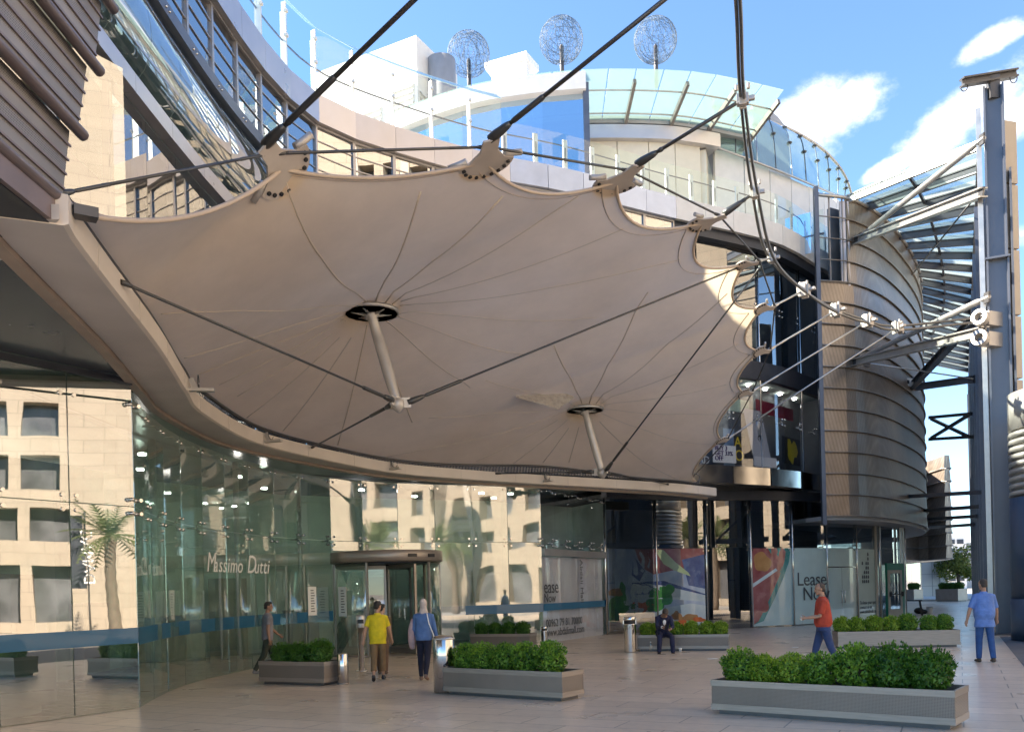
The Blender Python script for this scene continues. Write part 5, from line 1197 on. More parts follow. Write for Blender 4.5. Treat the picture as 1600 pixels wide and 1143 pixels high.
for i in range(4): q0, q1 = a.lerp(b, i/4), a.lerp(b, (i+1)/4); pane(fb, q0, q1, .2, 3.6, 'g_store_flat')
mb = MB(); mb.wall(a, b, 3.6, 4.3, .6); mb.build('head_band', 'blue_frame', fb)
mb = MB(); mb.wall(a+V((1, 4, 0)), b+V((1, 4, 0)), .14, 4, .3); mb.build('interior_wall', 'interior', fb)
mb = MB(); q = c+V((.4, -.3, 0)); mb.bar(c-V((.5, .1, 0)), c-V((.5, .1, 0))+Zv(4.2), .5, .4); mb.build('corner_post', 'white', fb)
wb = thing('white_office_block', PY(1494, 900, 150), 'white multi-storey block with dark windows far beyond the arcade', 'building')
Yb = 150
a, b = PY(1478, 900, Yb), PY(1506, 900, Yb); zt_ = PY(1490, 833, Yb).z
mb = MB(); mb.wall((a.x, Yb), (b.x+.5, Yb), 0, zt_, 10, side=1); mb.build('wall', 'white_stucco', wb)
mb = MB(); mb.wall((b.x+.55, Yb+2), (b.x+4, Yb+2), 0, zt_-1.5, 8, side=1); mb.build('wing', 'grey_cladding', wb)
for r in range(5):
    for c_ in range(2):
        x = a.x+.55+c_*1.45; z = zt_-1.0-r*1.55; MB().wall((x, Yb-.06), (x+1.05, Yb-.06), z-.75, z, .1).build('window', 'alu_dark', wb)
br_ = thing('far_footbridge', PY(1490, 874, 105), 'dark footbridge crossing the far end of the arcade', 'bridge'); mb = MB()
for v in (862, 868, 874, 880): a, b = PY(1474, v, 105), PY(1512, v-1, 105); mb.bar(a, b, .3, .18)
mb.build('rail', 'blue_frame', br_); a, b = PY(1474, 886, 105), PY(1512, 885, 105); MB().bar(a, b, 2.5, .4).build('deck', 'dark_steel', br_)

def leaf_cloud(mb, rs, c, r, n, size, mi=0, fill=.5, shell=None):
    for _ in range(n):
        d = V((rs.gauss(0, 1), rs.gauss(0, 1), rs.gauss(0, 1))).normalized(); k = (fill+(1-fill)*rs.random())
        sh = 1+.14*noise.noise(d*2.3+V((c.x*3, 0, 0)))+.06*noise.noise(d*6)
        p = c+V((d.x*r[0], d.y*r[1], d.z*r[2]))*(k*sh); s = size*rs.uniform(.7, 1.35)
        nrm = (d+V((rs.gauss(0, .6), rs.gauss(0, .6), rs.gauss(0, .6)+.25))).normalized(); x = nrm.orthogonal().normalized(); x = Matrix.Rotation(rs.random()*6.28, 3, nrm)@x; y = nrm.cross(x)
        b = len(mb.v); mb.v += [p-x*s*.2, p+y*s*.42+nrm*s*.1, p+x*s, p-y*s*.42+nrm*s*.1]; mb.f.append([b, b+1, b+2, b+3]); mb.m.append(mi); mb.sm.append(False)
rs = random.Random(11)
tb = PZ(1497, 930, .14); tree = thing('leafy_tree', tb, 'sunlit yellow-green tree at the far end of the arcade', 'tree')
mb = MB(); mb.tube([tb, tb+V((.1, 0, 1.2)), tb+V((-.1, 0, 2.4))], [.22, .17, .12], 8); 
for k in range(5): a = k*1.26; mb.tube([tb+Zv(1.6+.15*k), tb+V((math.cos(a)*.8, math.sin(a)*.8, 2.6+.2*k)), tb+V((math.cos(a)*1.3, math.sin(a)*1.3, 3.6+.15*k))], [.1, .07, .03], 6)
mb.build('trunk', 'bark', tree)
mb = MB()
for k in range(16): a = k*2.4; q = 1.6*math.sqrt((k+.5)/16); leaf_cloud(mb, rs, tb+V((math.cos(a)*q, math.sin(a)*q, 2.5+rs.random()*2.4-.5*q)), (.85, .85, .65), 190, .2)
mb.build('crown', 'leaf_tree', tree, fixn=False)

# ================================================================ PLANTERS AND BOX SHRUBS
def shrub_mesh(seed, m, n=2300):
    rs = random.Random(seed); mb = MB(); c = V((0, 0, .34)); leaf_cloud(mb, rs, c, (.33, .33, .34), n, .052, 0, .72)
    k = 0
    for _ in range(170):       # upright shoots that roughen the clipped top
        d = V((rs.gauss(0, 1), rs.gauss(0, 1), abs(rs.gauss(0, 1))+.2)).normalized(); p = c+V((d.x*.33, d.y*.33, d.z*.34)); L = rs.uniform(.03, .075); up = (d+V((0, 0, .8))).normalized(); x = up.orthogonal().normalized()
        for j in range(3):
            q = p+up*(L*j/2); xx = Matrix.Rotation(j*2.1+rs.random(), 3, up)@x; b = len(mb.v); mb.v += [q, q+xx*.02+up*.012, q+up*.045, q-xx*.02+up*.012]; mb.f.append([b, b+1, b+2, b+3]); mb.m.append(0); mb.sm.append(False)
    me = mb.build('foliage', m, None, local=True, fixn=False); dat = me.data; bpy.data.objects.remove(me)
    tb_ = MB()
    for k in range(7): a = k*.9; tb_.tube([V((0, 0, -.02)), V((math.cos(a)*.06, math.sin(a)*.06, .15)), V((math.cos(a)*.2, math.sin(a)*.2, .3+.05*(k % 3)))], [.014, .011, .005], 5)
    tb_.ball((0, 0, .33), (.2, .2, .22), 10)
    t = tb_.build('stems', 'twig', None, local=True); td = t.data; bpy.data.objects.remove(t)
    return dat, td
SH = {k: [shrub_mesh(s, m) for s in ss] for k, m, ss in (('leaf', 'leaf', (1, 2, 3)), ('dark', 'leaf_dark', (4, 5)), ('lime', 'leaf_lime', (6, 7)))}
rsS = random.Random(21)
def shrub(p, s, kind, label, group, wz=1.0):
    e = thing('box_shrub', p, label, 'shrub', group, rsS.random()*6.28); s *= .70; e.scale = (s*1.02, s*1.02, s)
    fd, td = SH[kind][rsS.randrange(len(SH[kind]))]
    for nm, d in (('foliage', fd), ('stems', td)): o = bpy.data.objects.new(nm, d); COL.objects.link(o); o.parent = e
    return e
NTH = ['first', 'second', 'third', 'fourth', 'fifth', 'sixth', 'seventh', 'eighth']
def planter(A, B, depth, h, label, where, shrubs, mesh='planter_mesh', plinth=True):
    """A, B: front bottom corners on the ground, left to right; depth away from the viewer"""
    A, B = V((A.x, A.y, 0)), V((B.x, B.y, 0)); d = (B-A).normalized(); L = (B-A).length; n_ = V((-d.y, d.x, 0)); c = (A+B)/2+n_*(depth/2); rz = math.atan2(d.y, d.x)
    e = thing('steel_planter', c, label, 'planter', 'steel planters on the plaza', rz); hx, hy = L/2, depth/2; z0 = .06
    mb = MB(); t = .03
    for (cx, cy, sx, sy) in ((0, -hy+t/2, L, t), (0, hy-t/2, L, t), (-hx+t/2, 0, t, depth-2*t), (hx-t/2, 0, t, depth-2*t)): mb.box((cx, cy, (z0+h)/2), (sx, sy, h-z0))
    mb.box((0, 0, z0+.02), (L-2*t, depth-2*t, .04))
    mb.build('box', mesh, e, local=True, bevel=.004)
    mb = MB(); rb = h*.17
    for zc in (h-rb/2, z0+rb/2):
        for (cx, cy, sx, sy) in ((0, -hy-.002, L+.012, .008), (0, hy+.002, L+.012, .008), (-hx-.002, 0, .008, depth-.004), (hx+.002, 0, .008, depth-.004)): mb.box((cx, cy, zc), (sx, sy, rb))
    mb.build('rim_band', 'steel', e, local=True)
    mb = MB(); mb.box((0, 0, .03), (L-.14, depth-.14, .06)); mb.build('plinth', 'dark_steel', e, local=True)
    mb = MB(); nx, ny = 24, 5; b = 0
    for i in range(nx+1):
        for j in range(ny+1): x, y = -hx+t+(L-2*t)*i/nx, -hy+t+(depth-2*t)*j/ny; mb.v.append(V((x, y, h-.1+.03*noise.noise(V((x*5, y*5, L))))))
    for i in range(nx):
        for j in range(ny): q = i*(ny+1)+j; mb.f.append([q, q+ny+1, q+ny+2, q+1]); mb.m.append(0); mb.sm.append(True)
    mb.build('soil', 'soil', e, local=True, fixn=False)
    for i, (f, s, kind) in enumerate(shrubs):
        p = A+d*(L*f)+n_*(depth*.5+rsS.uniform(-.04, .04))+Zv(h-.1)
        ln = '%s %s boxwood ball from the left in %s' % (NTH[i], {'leaf': 'green', 'dark': 'dark green', 'lime': 'lime green'}[kind], where)
        shrub(p, s, kind, ln, 'boxwood balls in ' + where)
    return e
pA, pB = G(1112.5, 1114), G(1493, 1141)
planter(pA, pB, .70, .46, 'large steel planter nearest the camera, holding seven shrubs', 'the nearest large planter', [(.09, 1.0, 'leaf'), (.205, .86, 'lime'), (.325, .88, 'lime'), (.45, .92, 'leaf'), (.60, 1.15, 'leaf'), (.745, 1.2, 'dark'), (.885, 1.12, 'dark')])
planter(G(693, 1084), G(879, 1096), .62, .46, 'steel planter with bright shrubs beside the tall steel bin', 'the planter beside the tall bin', [(.1, .95, 'leaf'), (.26, 1.0, 'leaf'), (.44, 1.0, 'leaf'), (.62, 1.02, 'leaf'), (.83, 1.08, 'leaf')])
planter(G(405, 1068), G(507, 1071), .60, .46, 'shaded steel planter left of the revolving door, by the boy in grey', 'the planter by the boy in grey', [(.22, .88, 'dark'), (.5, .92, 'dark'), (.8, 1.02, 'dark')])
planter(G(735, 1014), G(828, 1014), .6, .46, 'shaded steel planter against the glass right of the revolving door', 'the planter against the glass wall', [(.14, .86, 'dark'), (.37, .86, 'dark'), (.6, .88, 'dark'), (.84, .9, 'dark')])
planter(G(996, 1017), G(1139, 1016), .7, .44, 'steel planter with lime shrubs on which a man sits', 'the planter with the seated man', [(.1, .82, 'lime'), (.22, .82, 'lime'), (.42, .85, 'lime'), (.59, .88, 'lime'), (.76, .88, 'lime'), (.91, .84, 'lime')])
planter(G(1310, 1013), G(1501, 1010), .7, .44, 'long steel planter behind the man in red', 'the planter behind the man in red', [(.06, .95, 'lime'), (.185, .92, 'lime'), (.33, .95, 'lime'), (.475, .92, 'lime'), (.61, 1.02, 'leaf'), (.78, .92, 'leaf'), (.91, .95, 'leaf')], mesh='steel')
def fplanter(u0, u1, v, lab, where, sh):
    planter(PZ(u0, v, .14)+V((0, 0, 0)), PZ(u1, v, .14), 1.0, .95, lab, where, sh, mesh='rib')
fplanter(1414, 1428, 936, 'small grey planter at the far glass shopfront', 'the far planter by the glass shopfront', [(.3, 1.3, 'dark'), (.8, 1.3, 'dark')])
fplanter(1462, 1497, 936, 'long grey planter in front of the far sunlit tree', 'the far planter below the tree', [(.12, 1.2, 'dark'), (.3, 1.2, 'dark'), (.5, 1.2, 'dark'), (.7, 1.2, 'dark'), (.9, 1.2, 'dark')])

# ================================================================ BINS, BOLLARDS, LITTER
def rz_thing(name, p, label, cat, group=None): return thing(name, V((p.x, p.y, 0)), label, cat, group)
p = G(695, 1081); e = rz_thing('tall_steel_bin', p, 'tall polished steel cylinder bin standing at the end of a bright planter', 'bin', 'steel cylinder bins')
MB().lathe(p, [(.15, .005), (.19, .01), (.19, .93), (.15, .985), (.01, 1.0)], 32).build('body', 'polished', e); MB().lathe(p, [(.195, .925), (.198, .93), (.198, .945), (.195, .95)], 32).build('band', 'galv', e)
p = G(536.5, 1068); e = rz_thing('steel_bollard', p, 'short polished steel bollard right of the shaded planter', 'bollard')
MB().lathe(p, [(.1, .005), (.108, .01), (.108, .585), (.095, .6), (.01, .602)], 28).build('body', 'polished', e); MB().lathe(p, [(.112, .0), (.118, .003), (.118, .02), (.109, .03)], 28).build('foot_ring', 'steel', e)
def ashbin(u, v, h, r, label, name='ashtray_bin', slot=True):
    p = G(u, v); e = rz_thing(name, p, label, 'bin', 'steel bins with slots')
    MB().lathe(p, [(r*.98, .0), (r, .02), (r, h*.78), (r, h*.80)], 28).build('body', 'polished', e)
    to = V((-p.x, -p.y, 0)).normalized(); t = V((-to.y, to.x, 0)); MB().lathe(p, [(r*.96, h*.785), (r*.96, h*.9)], 28).build('slot', 'black', e)
    mb = MB(); mb.lathe(p, [(r*1.01, h*.9), (r*1.02, h*.92), (r*1.0, h*.985), (r*.9, h), (.01, h)], 28)
    for k in (-1, 1): mb.bar(p+t*(k*r*.9)+Zv(h*.79), p+t*(k*r*.9)+Zv(h*.91), .05, .07, up=to)
    mb.build('lid', 'polished', e)
ashbin(985, 1018, .95, .165, 'steel litter bin with a dark slot beside the seated man')
ashbin(851, 1010, .62, .1, 'slim steel ash bin standing right of the planter by the glass')
p = G(532, 1062); p = V((p.x+.1, p.y+2.0, 0)); e = rz_thing('ash_post', p, 'slim steel post with a dark ash slot in front of the revolving door', 'ash post')
MB().lathe(p, [(.14, 0), (.14, .02), (.07, .03), (.07, 1.0)], 20).build('post', 'polished', e); mb = MB(); mb.lathe(p, [(.10, .98), (.105, 1.0), (.105, 1.22), (.09, 1.27), (.01, 1.28)], 20); mb.build('head', 'galv', e); to = V((-p.x, -p.y, 0)).normalized(); t = V((-to.y, to.x, 0)); MB().bar(p+to*.1-t*.07+Zv(1.13), p+to*.1+t*.07+Zv(1.13), .03, .09).build('slot', 'black', e)
p = G(1017, 1019); e = rz_thing('water_bottle', p, 'clear plastic water bottle on the paving by the seated man', 'bottle')
MB().lathe(p, [(.03, 0), (.038, .01), (.038, .15), (.035, .17), (.038, .19), (.015, .255), (.015, .27)], 16).build('bottle_body', 'g_clear2', e); MB().lathe(p, [(.017, .265), (.017, .295), (.001, .296)], 12).build('cap', 'white', e)
p = G(1063, 1018); e = rz_thing('paper_cup', p, 'crushed white paper cup on the paving right of the seated man', 'cup'); MB().lathe(p, [(.033, 0), (.044, .10), (.047, .102), (.042, .098), (.03, .01)], 16).build('cup_wall', 'white', e); MB().lathe(p, [(.045, .075), (.0475, .08), (.047, .106), (.045, .108)], 16).build('rim', 'white', e)
for k, (u, v) in enumerate([(1243, 1011), (1114, 1029)]):
    p = G(u, v); mb = MB(); rs = random.Random(k); o = [(lump(0, 0, .1, .05, seed=k, j=.4)[i]) for i in range(26)]; mb.prism([(a, b) for a, b in o], p+Zv(.006), (1, 0, 0), (0, 1, 0), .012); tag(mb.build('paper_scrap', 'white'), ['white paper scrap on the paving left of the man in red', 'small white paper scrap behind the nearest planter'][k], 'litter')
# folding bench and can by the corner
p = G(1427, 961); e = rz_thing('folding_bench', p, 'black folding bench frame standing by the arcade corner', 'bench')
t = V((.9, -.3, 0)).normalized(); n_ = V((-t.y, t.x, 0)); mb = MB(); mb.bar(p-t*.45+Zv(.75), p+t*.4+Zv(.72), .4, .06); mb.build('seat', 'black', e)
for s_ in (-1, 1):
    for d in (-1, 1): mb = MB(); mb.bar(p+t*(.3*d)+n_*(.15*s_)+Zv(.72), p+t*(.5*d-.1)+n_*(.2*s_), .05, .05); mb.build('leg', 'black', e)
mb = MB(); mb.bar(p-t*.5+Zv(.7), p-t*.62+Zv(1.35), .06, .06); mb.build('back_bar', 'black', e)
p = G(1442, 958); e = rz_thing('cleaning_pail', p, 'small white pail and black cloth on the ground by the folding bench', 'pail'); MB().lathe(p+V((.35, 0, 0)), [(.12, 0), (.16, .32), (.17, .33), (.15, .31), (.11, .02)], 14).build('pail', 'white', e); mb = MB(); mb.ball(p-V((.2, 0, -.15)), (.26, .2, .17), 10); mb.ball(p+V((0, -.1, .1)), (.2, .15, .12), 10); mb.build('cloth', 'black', e)

# ================================================================ REVOLVING DOOR
rd = thing('revolving_door', DOOR, 'cylindrical glass revolving door with a steel drum top', 'revolving door')
mb = MB(); mb.lathe(DOOR, [(DR+.06, 2.62), (DR+.1, 2.64), (DR+.1, 2.92), (DR+.06, 2.94), (.05, 2.95)], 56); mb.build('drum_top', 'steel', rd)
mb = MB(); mb.lathe(DOOR, [(DR-.04, 2.58), (DR-.04, 2.615), (.05, 2.6)], 56); mb.build('ceiling', 'alu_dark', rd)
th0 = math.atan2(-DOOR.y, -DOOR.x+.0)     # towards the camera
def arcp(a0, a1, nm, m, z0, z1, r=DR, n=10):
    mb = MB(); R = []
    for i in range(n+1): a = a0+(a1-a0)*i/n; u = V((math.cos(a), math.sin(a), 0)); R.append([DOOR+u*r+Zv(z0), DOOR+u*(r+.02)+Zv(z0), DOOR+u*(r+.02)+Zv(z1), DOOR+u*r+Zv(z1)])
    mb.loft(R, smooth=True, cap=True); return mb.build(nm, m, rd)
op = .62
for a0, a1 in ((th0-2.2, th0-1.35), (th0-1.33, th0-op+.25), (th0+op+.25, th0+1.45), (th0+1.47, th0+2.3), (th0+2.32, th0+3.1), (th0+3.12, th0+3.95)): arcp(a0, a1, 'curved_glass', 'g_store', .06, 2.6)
for a in (th0-2.2, th0-1.34, th0-op+.25, th0+op+.25, th0+1.46, th0+2.31, th0+3.11):
    u = V((math.cos(a), math.sin(a), 0)); mb = MB(); mb.bar(DOOR+u*DR+Zv(.02), DOOR+u*DR+Zv(2.6), .06, .06, up=u); mb.build('upright', 'steel', rd)
arcp(th0-2.2, th0-op+.25, 'base_ring', 'steel', .01, .055); arcp(th0+op+.25, th0+3.95, 'base_ring', 'steel', .01, .055)
for k in range(3):
    a = th0+.55+k*2*math.pi/3; u = V((math.cos(a), math.sin(a), 0)); A, B = DOOR+u*.06, DOOR+u*(DR-.06)
    mb = MB(); t_ = V((-u.y, u.x, 0)); 
    for p, q in ((A, A), (B, B)): mb.bar(p+Zv(.05), p+Zv(2.55), .07, .06, up=u)
    mb.bar(A+Zv(.12), B+Zv(.12), .06, .16); mb.bar(A+Zv(2.5), B+Zv(2.5), .06, .1); w = mb.build('door_wing', 'steel', rd); MB().wall(A+u*.04, B-u*.04, .2, 2.45, .014).build('pane', 'g_shop', w)
    mb = MB(); mb.bar(A.lerp(B, .55)+t_*.05+Zv(1.0), A.lerp(B, .55)+t_*.05+Zv(1.3), .02, .08); mb.build('push_handle', 'polished', w)
MB().cyl(DOOR+Zv(.02), DOOR+Zv(2.58), .045, n=14).build('centre_shaft', 'polished', rd)
mb = MB()
for da_ in (.2, .62): a = th0+da_+.25; u = V((math.cos(a), math.sin(a), 0)); t_ = V((-u.y, u.x, 0)); c = DOOR+u*(DR+.11)+Zv(2.78); mb.bar(c-t_*.13, c+t_*.13, .04, .09)
mb.build('sensor', 'black', rd)

# ================================================================ PEOPLE
def fabric(n, c, var=.2): return mat(n, c, .85, var=var, vscale=7, bump=1.0, bscale=11)
SK = [mat('skin_tan', (.42, .235, .15), .5, var=.06), mat('skin_brown', (.30, .165, .105), .5, var=.06), mat('skin_light', (.50, .31, .215), .5, var=.06)]
M['hair_black'] = mat('hair_black', (.012, .010, .009), .6, bump=.6, bscale=90); M['hair_grey'] = mat('hair_grey', (.06, .045, .035), .7, bump=.6, bscale=90)
M['eye'] = mat('eye_dark', (.015, .012, .01), .3)
def remesh(mb, name, m, parent, vox, smooth=4):
    o = mb.build(name, m, None, local=True)
    md = o.modifiers.new('r', 'REMESH'); md.mode = 'VOXEL'; md.voxel_size = vox; md.use_smooth_shade = True
    if smooth: s_ = o.modifiers.new('s', 'SMOOTH'); s_.factor = .5; s_.iterations = smooth
    bpy.context.view_layer.update(); dg = bpy.context.evaluated_depsgraph_get(); me = bpy.data.meshes.new_from_object(o.evaluated_get(dg))
    old = o.data; o.modifiers.clear(); o.data = me; bpy.data.meshes.remove(old); o.parent = parent; me.name = name; return o
def person(loc, heading, H, label, pose, skin, top, bottom, shoe, hair='hair_black', fat=1.0, sleeve=.6, hair_style='short', extra=None, hem=-.1, collar=False):
    e = thing('person', loc, label, 'person', 'people on the plaza', 0); s = H/1.75; P = dict(lean=.03, head=(0, 0, 0), hipz=.93, legs=((.25, .1), (-.2, .25)), arms=((.0, .1, .15), (.0, .1, .15)), curl=.5); P.update(pose)
    e.rotation_euler = (0, 0, heading)
    hip = V((0, P.get('hipy', 0), P['hipz'])); ln = P['lean']; bend = P.get('bend', 0)
    def spine(t): a = ln+bend*max(0, min(1, t/.5)); 
    pts = [hip.copy()]; tt = [0]; k = 0
    while k < 14: a = ln+bend*(k/13); pts.append(pts[-1]+V((0, math.sin(a), math.cos(a)))*.05); k += 1
    def sp(t):
        if t <= 0: a = ln; return hip+V((0, math.sin(a), math.cos(a)))*t, a
        i = min(13, int(t/.05)); a = ln+bend*(i/13); return pts[i].lerp(pts[i+1], (t-i*.05)/.05), a
    sec = [(-.26, .165*(.4+.6*fat), .115*(.5+.5*fat)), (-.10, .155*(.5+.5*fat), .11*(.5+.5*fat)), (-.04, .165, .118), (.05, .165*(.5+.5*fat), .12*fat), (.16, .15*fat, .115*fat), (.28, .158*(.6+.4*fat), .115*(.5+.5*fat)), (.40, .178, .112), (.47, .175, .098), (.515, .12, .078), (.55, .062, .06), (.62, .052, .056)]
    def torso(mb, t0, t1, inf, n=22, mi=0):
        ks = sorted(set([t0, t1]+[q[0] for q in sec if t0 < q[0] < t1])); R = []
        for t in ks:
            for (ta, xa, ya), (tb_, xb, yb) in zip(sec, sec[1:]):
                if ta <= t <= tb_: f = (t-ta)/(tb_-ta); rx, ry = xa+(xb-xa)*f+inf, ya+(yb-ya)*f+inf; break
            c, a = sp(t); fw = V((0, math.cos(a), -math.sin(a)))
            R.append([c+V((1, 0, 0))*(rx*math.copysign(abs(math.cos(q))**.85, math.cos(q)))+fw*(ry*math.copysign(abs(math.sin(q))**.85, math.sin(q))) for q in [2*math.pi*i/n for i in range(n)]])
        mb.loft(R, mi, cap=True)
    body = MB(); torso(body, -.08, .62, -.012)
    # head
    nk, na = sp(.60); hd = P['head']; Rm = Matrix.Rotation(hd[2], 3, 'Z')@Matrix.Rotation(-hd[0]-na, 3, 'X')@Matrix.Rotation(hd[1], 3, 'Y'); hc = nk+Rm@V((0, .018, .115))
    h_ = lambda x, y, z: hc+Rm@V((x, y, z))
    body.ball(h_(0, -.005, .02), (.074, .094, .093), 16, k=Rm); body.ball(h_(0, .018, -.045), (.058, .07, .068), 14, k=Rm); body.tube([nk-V((0, 0, .1)), nk, h_(0, -.01, -.03)], [.056, .052, .05], 10)
    body.tube([h_(0, .085, .015), h_(0, .104, -.022), h_(0, .092, -.034)], [.009, .015, .012], 8); body.ball(h_(0, .083, -.062), (.026, .012, .012), 8, k=Rm); body.ball(h_(0, .074, -.098), (.025, .02, .018), 8, k=Rm)
    for q in (-1, 1): body.ball(h_(.076*q, -.008, -.008), (.011, .022, .032), 8, k=Rm); body.ball(h_(.03*q, .08, .03), (.022, .012, .008), 8, k=Rm)
    # limbs
    legs = []; arms = []
    for q, (th, kn) in zip((-1, 1), P['legs']):
        sp_ = P.get('spread', .0)*q; h0 = hip+V((.088*q, 0, -.03)); d1 = V((math.sin(sp_), math.sin(th)*math.cos(sp_), -math.cos(th)*math.cos(sp_))); k0 = h0+d1*.43; d2 = V((math.sin(sp_)*.3, math.sin(th-kn), -math.cos(th-kn))).normalized(); a0 = k0+d2*.42; ft = P.get('foot', (0, 0))[0 if q < 0 else 1]; fd = V((.12*q, math.cos(ft), math.sin(ft))).normalized(); legs.append((h0, k0, a0, fd))
        body.tube([h0, h0.lerp(k0, .3), h0.lerp(k0, .8), k0, k0.lerp(a0, .3), k0.lerp(a0, .8), a0], [.08, .078, .056, .05, .053, .036, .034], 12)
    sh, sa = sp(.455); fw = V((0, math.cos(sa), -math.sin(sa)))
    for q, (b, el, ab) in zip((-1, 1), P['arms']):
        inn_ = P.get('inward', (0, 0))[0 if q < 0 else 1]
        s0 = sh+V((.172*q, 0, .0)); d1 = V((math.sin(ab)*q, math.sin(b)*math.cos(ab), -math.cos(b)*math.cos(ab))).normalized(); e0 = s0+d1*.29; d2 = V((math.sin(ab)*q*.6-inn_*q, math.sin(b+el), -math.cos(b+el))).normalized(); w0 = e0+d2*.245; arms.append((s0, e0, w0, d2, q))
        body.tube([s0-V((.05*q, 0, -.01)), s0, s0.lerp(e0, .45), e0, e0.lerp(w0, .3), e0.lerp(w0, .85), w0+d2*.01], [.055, .054, .046, .039, .041, .029, .026], 12)
        # hand: palm, four fingers of different length, thumb from the side
        x = V((1, 0, 0)); x = (x-d2*x.dot(d2)).normalized() if abs(d2.x) < .9 else V((0, 1, 0)); pn = d2.cross(x).normalized()
        side = V((-q, .3, 0)); side = (side-d2*side.dot(d2)).normalized(); wd = d2.cross(side).normalized()     # palm faces the thigh; wd runs across the knuckles
        if wd.y < 0: wd = -wd
        body.tube([w0, w0+d2*.03, w0+d2*.085], [.024, .036, .034], 10, flat=.6); pc = w0+d2*.088; cu = P['curl']
        for j, (o_, L_) in enumerate(((.027, .068), (.009, .076), (-.009, .07), (-.026, .055))):
            c0 = pc+wd*o_-d2*.012; f1 = (d2*math.cos(cu*.6)+side*math.sin(cu*.6)); f2 = (d2*math.cos(cu*1.5)+side*math.sin(cu*1.5)); f3 = (d2*math.cos(cu*2.2)+side*math.sin(cu*2.2)); p1 = c0+f1*L_*.48; p2 = p1+f2*L_*.32; body.tube([c0, p1, p2, p2+f3*L_*.25], [.0095, .0088, .008, .0065], 8)
        t0 = w0+d2*.03+wd*.028; tdir = (wd*.65+d2*.7+side*.25).normalized(); body.tube([t0, t0+tdir*.035, t0+(tdir+d2*.4).normalized()*.065], [.012, .0105, .008], 8)
    remesh(body, 'body', skin, e, .0075, 3).scale = (s, s, s)
    mb = MB()
    for q in (-1, 1): mb.ball(h_(.031*q, .083, .012), (.012, .007, .006), 8, k=Rm); mb.ball(h_(.031*q, .086, .032), (.02, .006, .004), 8, k=Rm)
    mb.build('eyes', 'eye', e, local=True).scale = (s, s, s)
    # hair or scarf
    if hair_style == 'short' or hair_style == 'receding':
        mb = MB(); k_ = 1.0
        mb.ball(h_(0, -.018, .032), (.081, .096, .094), 16, k=Rm)
        if hair_style == 'short': mb.ball(h_(0, .045, .088), (.06, .045, .03), 12, k=Rm)
        mb.ball(h_(0, -.06, -.02), (.07, .05, .07), 12, k=Rm)
        o = remesh(mb, 'hair', hair, e, .009, 2); bm = bmesh.new(); bm.from_mesh(o.data); Ri = Rm.inverted()
        lim = .012 if hair_style == 'short' else -.02
        kill = []
        for v in bm.verts:
            l = Ri@(v.co-hc)
            if (l.y > .03+lim and l.z < .062) or (l.y > -.03 and l.z < .01 and abs(l.x) < .2 and l.y > -.01) or l.z < -.07 or (hair_style == 'receding' and l.y > .0 and l.z > .0): kill.append(v)
        bmesh.ops.delete(bm, geom=kill, context='VERTS'); bm.to_mesh(o.data); bm.free(); o.scale = (s, s, s)
    elif hair_style == 'scarf':
        mb = MB(); mb.ball(h_(0, -.014, .018), (.087, .103, .112), 16, k=Rm); mb.ball(h_(0, -.02, -.06), (.075, .085, .08), 12, k=Rm); mb.tube([h_(0, -.01, -.06), nk, nk-V((0, -.01, .1))], [.075, .085, .12], 14); o = remesh(mb, 'headscarf', hair, e, .01, 3); bm = bmesh.new(); bm.from_mesh(o.data); Ri = Rm.inverted(); kill = [v for v in bm.verts if (lambda l: l.y > .055 and abs(l.x) < .05 and -.09 < l.z < .07)(Ri@(v.co-hc))]; bmesh.ops.delete(bm, geom=kill, context='VERTS'); bm.to_mesh(o.data); bm.free(); o.scale = (s, s, s)
    # shirt
    mb = MB(); torso(mb, hem, .525, .018)
    for s0, e0, w0, d2, q in arms:
        f = sleeve; P0 = [s0-V((.06*q, 0, -.012)), s0+V((.0, 0, .004))]; r0 = [.066, .07]
        if f <= 1: P0 += [s0.lerp(e0, f*.6), s0.lerp(e0, f)]; r0 += [.064, .063]
        else: P0 += [s0.lerp(e0, .5), e0, e0.lerp(w0, .5), e0.lerp(w0, f-1)]; r0 += [.06, .052, .046, .038]
        mb.tube(P0, r0, 12)
    if collar: c, a = sp(.54); mb.tube([c-V((0, 0, .02)), c+V((0, 0, .025))], [.085, .068], 14)
    remesh(mb, 'shirt' if not P.get('jacket') else 'jacket', top, e, .011, 4).scale = (s, s, s)
    # trousers
    mb = MB(); torso(mb, -.105, .07, .012)
    tl = P.get('trouser', 1.0)
    for h0, k0, a0, fd in legs:
        Q = [h0+V((0, 0, .03)), h0.lerp(k0, .35), k0]; r = [.094, .09, .072]
        if tl >= .9: Q += [k0.lerp(a0, .4), a0+V((0, 0, .005))]; r += [.068, .056 if not P.get('slim') else .047]
        else: Q += [k0.lerp(a0, tl*.6), k0.lerp(a0, tl)]; r += [.07, .068]
        mb.tube(Q, r, 12)
    remesh(mb, 'trousers', bottom, e, .011, 3).scale = (s, s, s)
    for h0, k0, a0, fd in legs:
        mb = MB(); up = V((0, 0, 1)); up = (up-fd*up.dot(fd)).normalized(); c = a0-V((0, 0, .045))
        mb.tube([c-fd*.06, c-fd*.03, c+fd*.04, c+fd*.12, c+fd*.165], [.03, .042, .046, .042, .024], 12, flat=.75); mb.tube([a0+V((0, 0, .02)), c-fd*.01], [.042, .045], 10)
        o = remesh(mb, 'shoe', shoe, e, .009, 2); o.scale = (s, s, s)
    lo = min(min((v.co.z for v in c.data.vertices), default=9) for c in e.children if c.name.startswith('shoe'))*s
    info = dict(arms=arms, legs=legs, hc=hc, Rm=Rm, sp=sp, s=s)
    if extra: extra(e, info)
    if not P.get('sit'): e.location.z -= lo
    return e
